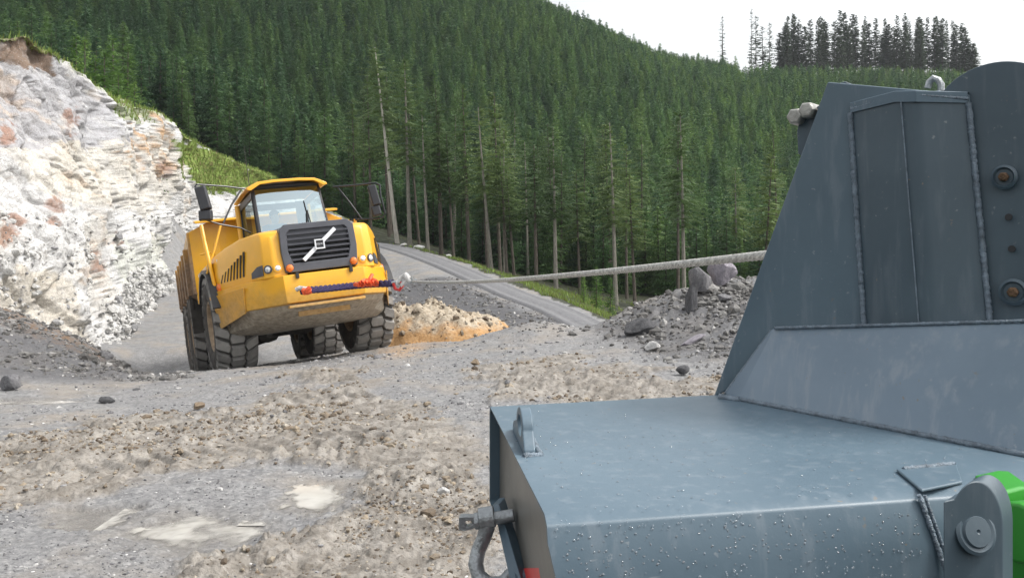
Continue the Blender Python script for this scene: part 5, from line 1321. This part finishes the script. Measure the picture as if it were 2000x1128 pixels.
# folded cover welded on the side plate
c_out = [(1662,212),(1772,190),(1800,190),(1892,192),(1934,640),(1812,645),(1786,645),(1690,650)]
offs = [0, .055, .055, 0.004, 0.004, .055, .055, 0]
A = [PL(x, y, .002) for x, y in c_out]
def off_pt(x, y, o): p = PL(x, y, 0); return p + TN * o
C4 = [off_pt(1662,212,.002), off_pt(1764,196,.050), off_pt(1806,196,.054), off_pt(1892,192,.004)]; Cb = [off_pt(1692,645,.002), off_pt(1790,645,.050), off_pt(1838,645,.054), off_pt(1936,640,.004)]
m = MB(); m.add(C4 + Cb, [(0, 1, 5, 4), (1, 2, 6, 5), (2, 3, 7, 6)])
co = wb_(m, "cover_plate", MAT['steel_d'], .012, 3, 20)
m = MB(); lipo = [p + Vector((0, 0, .012)) for p in C4]; m.add([p + TN * .004 for p in lipo] + [p + TN * .004 - Vector((0, 0, .022)) for p in lipo] + [p - TN * .045 for p in lipo], [(0,1,5,4),(1,2,6,5),(2,3,7,6),(0,8,9,1),(1,9,10,2),(2,10,11,3)])
wb_(m, "cover_lip", MAT['steel'], .002)
weld("weld_bead", [off_pt(1662,222,.004), off_pt(1690,650,.004)], .0058, 11); weld("weld_bead", [off_pt(1893,200,.006), off_pt(1936,640,.006)], .0058, 12)
weld("weld_bead", [off_pt(1664,213,.004), off_pt(1766,192,.050), off_pt(1806,192,.054), off_pt(1893,194,.006)], .0035, 13)
m = MB(); m.tube([off_pt(1776,205,.0545), off_pt(1812,650,.0545)], .0014, 5); wb_(m, "cover_crease", MAT['weld'])
# round-topped cheek plates of the drum
def cheek_plate(name, back, label=None):
    p1, p2, p3 = PL(1845, 172, 0), PL(1930, 123, 0), PL(2100, 230, 0)
    f = lambda p: ((p - T0).dot(TU), p.z)
    (x1, y1), (x2, y2), (x3, y3) = f(p1), f(p2), f(p3)
    dd = 2 * (x1 * (y2 - y3) + x2 * (y3 - y1) + x3 * (y1 - y2))
    ux = ((x1**2 + y1**2) * (y2 - y3) + (x2**2 + y2**2) * (y3 - y1) + (x3**2 + y3**2) * (y1 - y2)) / dd
    uy = ((x1**2 + y1**2) * (x3 - x2) + (x2**2 + y2**2) * (x1 - x3) + (x3**2 + y3**2) * (x2 - x1)) / dd
    rad = math.hypot(x1 - ux, y1 - uy)
    pts = [(ux + rad * math.cos(a), uy + rad * math.sin(a)) for a in np.linspace(R(-12), R(192), 40)]
    pts += [(ux - rad * 1.02, CZ - .5), (ux + rad * 1.02, CZ - .5)]
    P3 = [T0 + TU * s + Vector((0, 0, z - T0.z)) - TN * back for s, z in pts]
    m = MB(); m.prism(P3, TN * -.03); wb_(m, name, MAT['steel_d'], .002)
    return ux, uy, rad
ux, uy, rad = cheek_plate("cheek_plate", .004)
cheek_plate("cheek_plate", .14)
m = MB(); c0 = T0 + TU * ux + Vector((0, 0, uy - T0.z)); m.cyl(c0 - TN * .02, c0 - TN * .16, rad * .55, 28); wb_(m, "drum", MAT['wire'], 0)
for (px, py, rp, off) in ((1962, 346, 19, 0), (1980, 570, 21, 0)):
    c = PL(px, py, .006); s = (c.y / FPX) * rp
    m = MB(); Mx = Matrix.Translation(c) @ TN.to_track_quat('X', 'Z').to_matrix().to_4x4()
    m.lathe([(0, s * 1.25), (.006, s * 1.25), (.010, s * 1.0), (.004, s * .82), (.004, 0)], 28, Mx); bo = wb_(m, "bolt_boss", MAT['steel_d'])
    m = MB(); m.lathe([(.0, s * .52), (.014, s * .5), (.018, s * .40), (.018, 0)], 6, Mx); wb_(m, "rusty_bolt", MAT['rusty'], .002)
for (px, py) in ((1970, 424), (1976, 486)):
    c = PL(px, py, .006); m = MB(); Mx = Matrix.Translation(c) @ TN.to_track_quat('X', 'Z').to_matrix().to_4x4(); m.lathe([(.0, .007), (.0012, .0065), (.0012, 0)], 12, Mx); wb_(m, "drilled_hole", MAT['black'])
# front bracket with two bolts, and bent rod hook on top
m = MB(); m.prism([PL(1556, 255, -.02), PL(1562, 232, -.02), PL(1612, 196, -.02), PL(1640, 205, -.02), PL(1600, 330, -.02), PL(1558, 300, -.02)], TN * -.02); wb_(m, "front_bracket", MAT['steel_d'], .003)
for (px, py) in ((1558, 229), (1581, 217)):
    c = PL(px, py, -.015); Mx = Matrix.Translation(c) @ TN.to_track_quat('X', 'Z').to_matrix().to_4x4()
    m = MB(); m.lathe([(-.03, .019), (.0, .019), (.018, .019), (.022, .015), (.022, 0)], 6, Mx); wb_(m, "hex_bolt", MAT['bolt'], .002)
m = MB(); m.tube([PL(1812, 172, -.05), PL(1815, 160, -.05), PL(1823, 153, -.05), PL(1832, 156, -.05), PL(1838, 165, -.05), PL(1838, 182, -.05)], .007, 8); wb_(m, "rod_hook", MAT['galv'])
m = MB(); m.prism([PL(1790, 182, -.03), PL(1836, 176, -.03), PL(1836, 200, -.03), PL(1790, 200, -.03)], TN * -.06); wb_(m, "hook_block", MAT['steel'], .003)
# tower interior: cross plate and far side plate carrying the fairlead
m = MB(); 
b0 = [PL(1393,775,0), PL(1616,160,0)]
m.prism([b0[0] + TU * .02 - TN * .02, b0[1] + TU * .02 - TN * .02, b0[1] + TU * .02 - TN * .17, b0[0] + TU * .02 - TN * .17], TU * .014); wb_(m, "tower_front", MAT['steel_d'], .003)
m = MB(); m.prism([p - TN * .17 for p in [PL(1393,775,0), PL(1616,160,0), PL(1893,184,0), PL(1960,200,0), PL(1960,640,0), PL(1500,700,0)]], TN * -.018); wb_(m, "tower_far_side", MAT['steel_d'], .003)

# sloping fairing at the tower foot
w1, w2 = D(1440, 781), D(2060, 902); t1, t2 = PL(1512, 641, .045), PL(2060, 626, .085)
l1 = D(1410, 777)
m = MB(); t1b = PL(1512, 641, .0); 
m.add([t1, t2, w2, w1, l1, PL(1506, 644, .004), t2 - TN * .09, t1 - TN * .05], [(0, 1, 2, 3), (0, 3, 4, 5), (0, 7, 6, 1)])
wb_(m, "fairing", MAT['steel_lit'], .010, 3, 25)
weld("weld_bead", [w1 + Vector((0, 0, .003)), w1.lerp(w2, .5) + Vector((0, 0, .003)), w2 + Vector((0, 0, .003))], .0055, 21)
weld("weld_bead", [t1 + Vector((0, 0, .001)), t2 + Vector((0, 0, .001))], .0035, 22)
weld("weld_bead", [l1 + Vector((-.006, 0, .002)), w1 + Vector((.004, -.01, .003))], .008, 23)
weld("weld_bead", [l1, PL(1506, 646, .006)], .0035, 24)

# hinge lugs with pin at the near right, patch plate, and the green arm behind
NF = (Fo[6] - Fo[7]).normalized()
def front(px, py, off=0.0):                    # point on the near face of the beam
    o = Fo[7]; nrm = near_dir.cross(Fo[6] - Fo[7]).normalized(); 
    if nrm.y > 0: nrm = -nrm
    o = o + nrm * off; e = Vector((0, 0, CZ)); dv = Vector(((px - 1000) / FPX, 1, -(py - HZ) / FPX)); t = (o - e).dot(nrm) / dv.dot(nrm); return e + dv * t, nrm
fn = front(1800, 1050)[1]
HU = (near_dir * .62 + fn * .78).normalized(); HN = HU.cross(Vector((0, 0, 1))).normalized()
if HN.y > 0: HN = -HN
hc = W(1872, 1036, 1.12)
def hinge(name, shift):
    pts = [(-.045, .040), (-.030, .042)] + [(.040 * math.cos(a), .062 * math.sin(a)) for a in np.linspace(R(135), R(0), 16)] + [(.040, -.3), (-.045, -.3)]
    m = MB(); m.prism([hc + near_dir * (x * 1.0) + Vector((0, 0, z)) + fn * (.03 - shift) for x, z in pts], Vector((.032, .034, 0))); return wb_(m, name, MAT['steel_d'], .003)
hinge("hinge_lug", 0)
m = MB(); Mx = Matrix.Translation(hc + fn * .03) @ fn.to_track_quat('X', 'Z').to_matrix().to_4x4(); m.lathe([(0, .028), (.002, .028), (.004, .024), (.003, .020), (.006, .018), (.0065, .003), (.004, .0)], 30, Mx); wb_(m, "hinge_pin", MAT['steel_d'])
m = MB(); gdir = Vector((.93, .37, 0)); gc = hc + near_dir * .062 + fn * -.03
m.prism([W(1945, 962, 1.24), W(1994, 950, 1.28), W(2200, 960, 1.4), W(2200, 1100, 1.4), W(1975, 1040, 1.24)], Vector((.02, .10, 0))); m.tube([W(1985, 1040, 1.17), W(2200, 1010, 1.3)], .040, 16); m.tube([W(1990, 1130, 1.2), W(2200, 1130, 1.3)], .03, 12)
wb_(m, "green_arm", MAT['green'], .006)
m = MB(); m.prism([D(1750, 920) , D(1868, 910), D(1880, 945), D(1800, 962)], Vector((0, 0, .005))); wb_(m, "patch_plate", MAT['steel'], .004)
weld("weld_bead", [D(1765, 921) + Vector((0, 0, .005)), D(1866, 911) + Vector((0, 0, .005))], .004, 31)
weld("weld_bead", [front(1795, 966, .003)[0], front(1822, 1040, .003)[0], front(1856, 1140, .003)[0]], .0035, 32)
weld("weld_bead", [front(1806, 966, .003)[0], front(1833, 1040, .003)[0], front(1868, 1140, .003)[0]], .0025, 33)

# rain drops beading on the paint
def drops():
    rr = random.Random(5); Vd, Fd = ico(2); m = MB(); keep = [f for f in Fd if all(Vd[i][2] > -.1 for i in f)]
    def put(p, nrm, s):
        q = nrm.to_track_quat('Z', 'Y').to_matrix(); el = rr.uniform(.8, 1.5)
        m.add([p + q @ Vector((v[0] * s * el, v[1] * s, v[2] * s * .5)) for v in Vd], [tuple(f) for f in keep])
    up = Vector((0, 0, 1))
    for k in range(420):
        px, py = rr.uniform(1000, 1900), rr.uniform(800, 1000)
        p = D(px, py); 
        a = (p - Np).cross(near_dir).z; b3 = (p - Fp).cross(far_dir).z
        if not (a < 0 < b3 if (Fp - Np).cross(near_dir).z < 0 else b3 < 0 < a): continue
        if (p - Fp).cross(Np - Fp).z > 0 and px < 1075: continue
        if py < 768 + (px - 1415) * .20 + 12 and px > 1400: continue
        put(p, up, rr.uniform(.0008, .0019))
    for k in range(380):
        px, py = rr.uniform(1085, 1800), rr.uniform(1000, 1128)
        if py < 1018 - (px - 1066) * .068: continue
        p, nrm = front(px, py); put(p, nrm, rr.uniform(.0007, .0017))
    return wb_(m, "rain_drops", MAT['drop'], smooth=80)
b = NB("rain drop water"); b.pbr((.75, .80, .84), .05, 0, None, .6, 0, .85); MAT['drop'] = b.m
tag(drops(), "beads of rainwater on the wet paint", kind="stuff")

# lug plate at the beam end and the bow shackle hanging from it
m = MB(); m.prism([W(962, 985, 1.78), W(974, 984, 1.77), W(1024, 1150, 1.58), W(1034, 1260, 1.5), W(1016, 1260, 1.5), W(1000, 1150, 1.6)], Vector((.012, .05, 0))); wb_(m, "shackle_lug", MAT['steel'], .002)
shackle = empty("bow_shackle", W(950, 1015, 1.72)); so = shackle.location.copy()
tag(shackle, "galvanised bow shackle hanging from the end of the steel deck", "shackle")
def sb_(mb, name, mat, bevel=0): mb.v = [tuple(Vector(p) - so) for p in mb.v]; return mb.build(name, mat, shackle, bevel=bevel, smooth=50)
sd_ = 1.72
m = MB(); m.tube([W(952,1006,sd_), W(951,1030,sd_), W(944,1052,sd_), W(934,1075,sd_), W(929,1100,sd_-.01), W(935,1124,sd_-.02), W(955,1140,sd_-.03), W(982,1138,sd_-.04), W(1000,1120,sd_-.03)], [.0165,.0155,.0145,.0145,.015,.015,.0145,.0145,.0145], 14)
m.tube([W(936 + 0, 1012, sd_), W(966, 1007, sd_)], .0205, 18); sb_(m, "bow", MAT['galv'], .002)
m = MB(); m.cyl(W(1004, 1005, sd_), W(925, 1018, sd_), .0125, 14); m.lathe([(0, .016), (.008, .016)], 16, Matrix.Translation(W(935, 1016, sd_)) @ Matrix.Rotation(math.radians(172), 4, 'Y'))
ring_o = [(x, z) for x, z in ((896,1010),(905,1008),(930,1009),(934,1014),(934,1024),(928,1031),(905,1037),(896,1034))]; ring_i = [(x, z) for x, z in ((909,1018),(913,1016),(920,1017),(922,1020),(921,1024),(918,1027),(911,1029),(908,1026))]
m.ring_plate([W(x, z, sd_ - .012) for x, z in ring_o], [W(x, z, sd_ - .012) for x, z in ring_i], Vector((0, .022, 0))); sb_(m, "pin", MAT['galv'], .002)

# ------------------------------------------------------------------ hauling cable, end fitting and tow sling
CA, CB = W(1600, 487, 2.75), W(806, 549, 13.55)
def cable():
    sag = .05; Ln = (CB - CA).length; u = (CB - CA).normalized(); sx = u.cross(Vector((0, 0, 1))).normalized(); sz = sx.cross(u)
    n = 760; t = (np.linspace(0, 1, n) ** 1.25); V = []; F = []
    rope_r = .0165; sr = .0076; ns = 6
    for k in range(ns):
        base = len(V)
        for i in range(n):
            tt = t[i]; s = tt * Ln; ph = 2 * math.pi * (s / .19 + k / ns)
            c = CA + u * s - Vector((0, 0, 1)) * sag * 4 * tt * (1 - tt) + (sx * math.cos(ph) + sz * math.sin(ph)) * (rope_r - sr)
            for q in range(5):
                a = 2 * math.pi * q / 5 + ph; V.append(tuple(c + (sx * math.cos(a) + sz * math.sin(a)) * sr * 1.12))
        for i in range(n - 1):
            for q in range(5):
                b0 = base + i * 5; F.append((b0 + q, b0 + (q + 1) % 5, b0 + 5 + (q + 1) % 5, b0 + 5 + q))
    core = MB(); core.tube([CA + u * (Ln * k / 12) - Vector((0, 0, 1)) * sag * 4 * (k / 12) * (1 - k / 12) for k in range(13)], rope_r * .72, 8)
    b0 = len(V); V += core.v; F4 = F + [tuple(b0 + i for i in f) for f in core.f]
    me = bpy.data.meshes.new("cable"); me.from_pydata(V, [], F4); me.shade_smooth(); me.materials.append(MAT['wire'])
    o = bpy.data.objects.new("hauling_cable", me); link(o); tag(o, "taut twisted steel hauling cable running from the tower to the truck", "cable")
cable()
sd3 = 13.6
sock = empty("cable_socket", W(795, 545, sd3)); so2 = sock.location.copy()
tag(sock, "pale cast fitting and clamp at the truck end of the cable", "cable fitting")
def kb(mb, name, mat, root, org, bevel=0): mb.v = [tuple(Vector(p) - org) for p in mb.v]; return mb.build(name, mat, root, bevel=bevel, smooth=50)
m = MB(); m.tube([W(808,549,sd3), W(800,548,sd3), W(794,541,sd3), W(789,535,sd3)], [.02,.04,.06,.045], 10); kb(m, "thimble", MAT['rock_white'], sock, so2)
m = MB(); m.tube([W(803,541,sd3), W(792,548,sd3), W(783,557,sd3), W(776,552,sd3), W(783,542,sd3), W(793,535,sd3)], .032, 8, closed=True); kb(m, "socket_loop", MAT['rock_white'], sock, so2)
for px in (799, 805, 811):
    m = MB(); m.tube([W(px, 535 + (px - 799) * .7, sd3), W(px - 1, 552, sd3)], .018, 6); m.box(W(px, 549, sd3), (.05, .06, .06)); kb(m, "rope_clip", MAT['galv'], sock, so2)
rs = empty("red_shackle", W(775, 558, 13.75)); o3 = rs.location.copy(); tag(rs, "red shackle joining the purple sling to the cable fitting", "shackle")
m = MB(); m.tube([W(768,552,13.75), W(772,564,13.75), W(780,566,13.75), W(786,558,13.75), W(782,550,13.75)], .026, 8); kb(m, "bow", MAT['red_lens'], rs, o3)
m = MB(); m.cyl(W(765,552,13.75), W(788,547,13.75), .022, 8); kb(m, "pin", MAT['galv'], rs, o3)
def sling():
    root = empty("tow_sling", W(650, 560, 14.2)); og = root.location.copy(); tag(root, "purple twisted rope sling with orange sleeves strung across the truck bumper", "sling")
    pts = [(590,568,14.15),(605,566,14.1),(640,563,14.2),(675,559,14.3),(705,556,14.35),(735,554,14.3),(768,553,13.8)]
    P = _catmull([W(*p) for p in pts], 14); 
    for k in range(3):
        q = []
        for i, p in enumerate(P):
            a = i * .62 + k * 2.094; q.append(p + Vector((math.cos(a) * .02, math.sin(a) * .015, math.sin(a) * .032)))
        m = MB(); m.tube(q, .030, 7); kb(m, "strand", MAT['purple'], root, og)
    m = MB(); m.tube([W(578,566,14.1), W(585,562,14.1), W(600,564,14.08), W(608,567,14.1)], .036, 8); kb(m, "eye_thimble", MAT['rock_white'], root, og)
    for pp in ([(594,572,14.05),(600,567,14.0),(606,561,14.02)], [(592,566,14.05),(600,571,14.0),(608,568,14.02)]):
        m = MB(); m.tube([W(*p) for p in pp], .042, 8); kb(m, "orange_sleeve", MAT['orange_web'], root, og)
    rr = random.Random(9)
    for k in range(9):
        cx, cy = 700 + k * 4.2, 556 - (k % 3) * 2.5; a = rr.uniform(-.9, .9); l = rr.uniform(9, 15)
        m = MB(); m.tube([W(cx - l * math.cos(a) * .6, cy + l * math.sin(a) * .7, 14.2), W(cx, cy - 4 * rr.random(), 14.08), W(cx + l * math.cos(a) * .6, cy - l * math.sin(a) * .7, 14.2)], .034, 7); kb(m, "orange_sleeve", MAT['orange_web'], root, og)
    m = MB(); m.tube([W(716,556,14.2), W(722,545,14.15), W(727,536,14.25)], .03, 7); kb(m, "orange_sleeve", MAT['orange_web'], root, og)
sling()
# ------------------------------------------------------------------ air: damp haze over the valley
hz = MB(); hz.box((0, 235, 84), (700, 480, 182))
hb = NB("damp haze"); pv = hb.n("ShaderNodeVolumePrincipled"); pv.inputs["Color"].default_value = (.86, .90, .94, 1); pv.inputs["Density"].default_value = .00022; hb.l(pv.outputs[0], hb.out.inputs["Volume"])
tag(hz.build("haze", hb.m, smooth=0), "thin damp haze over the valley", kind="stuff")
SC.cycles.volume_bounces = 0
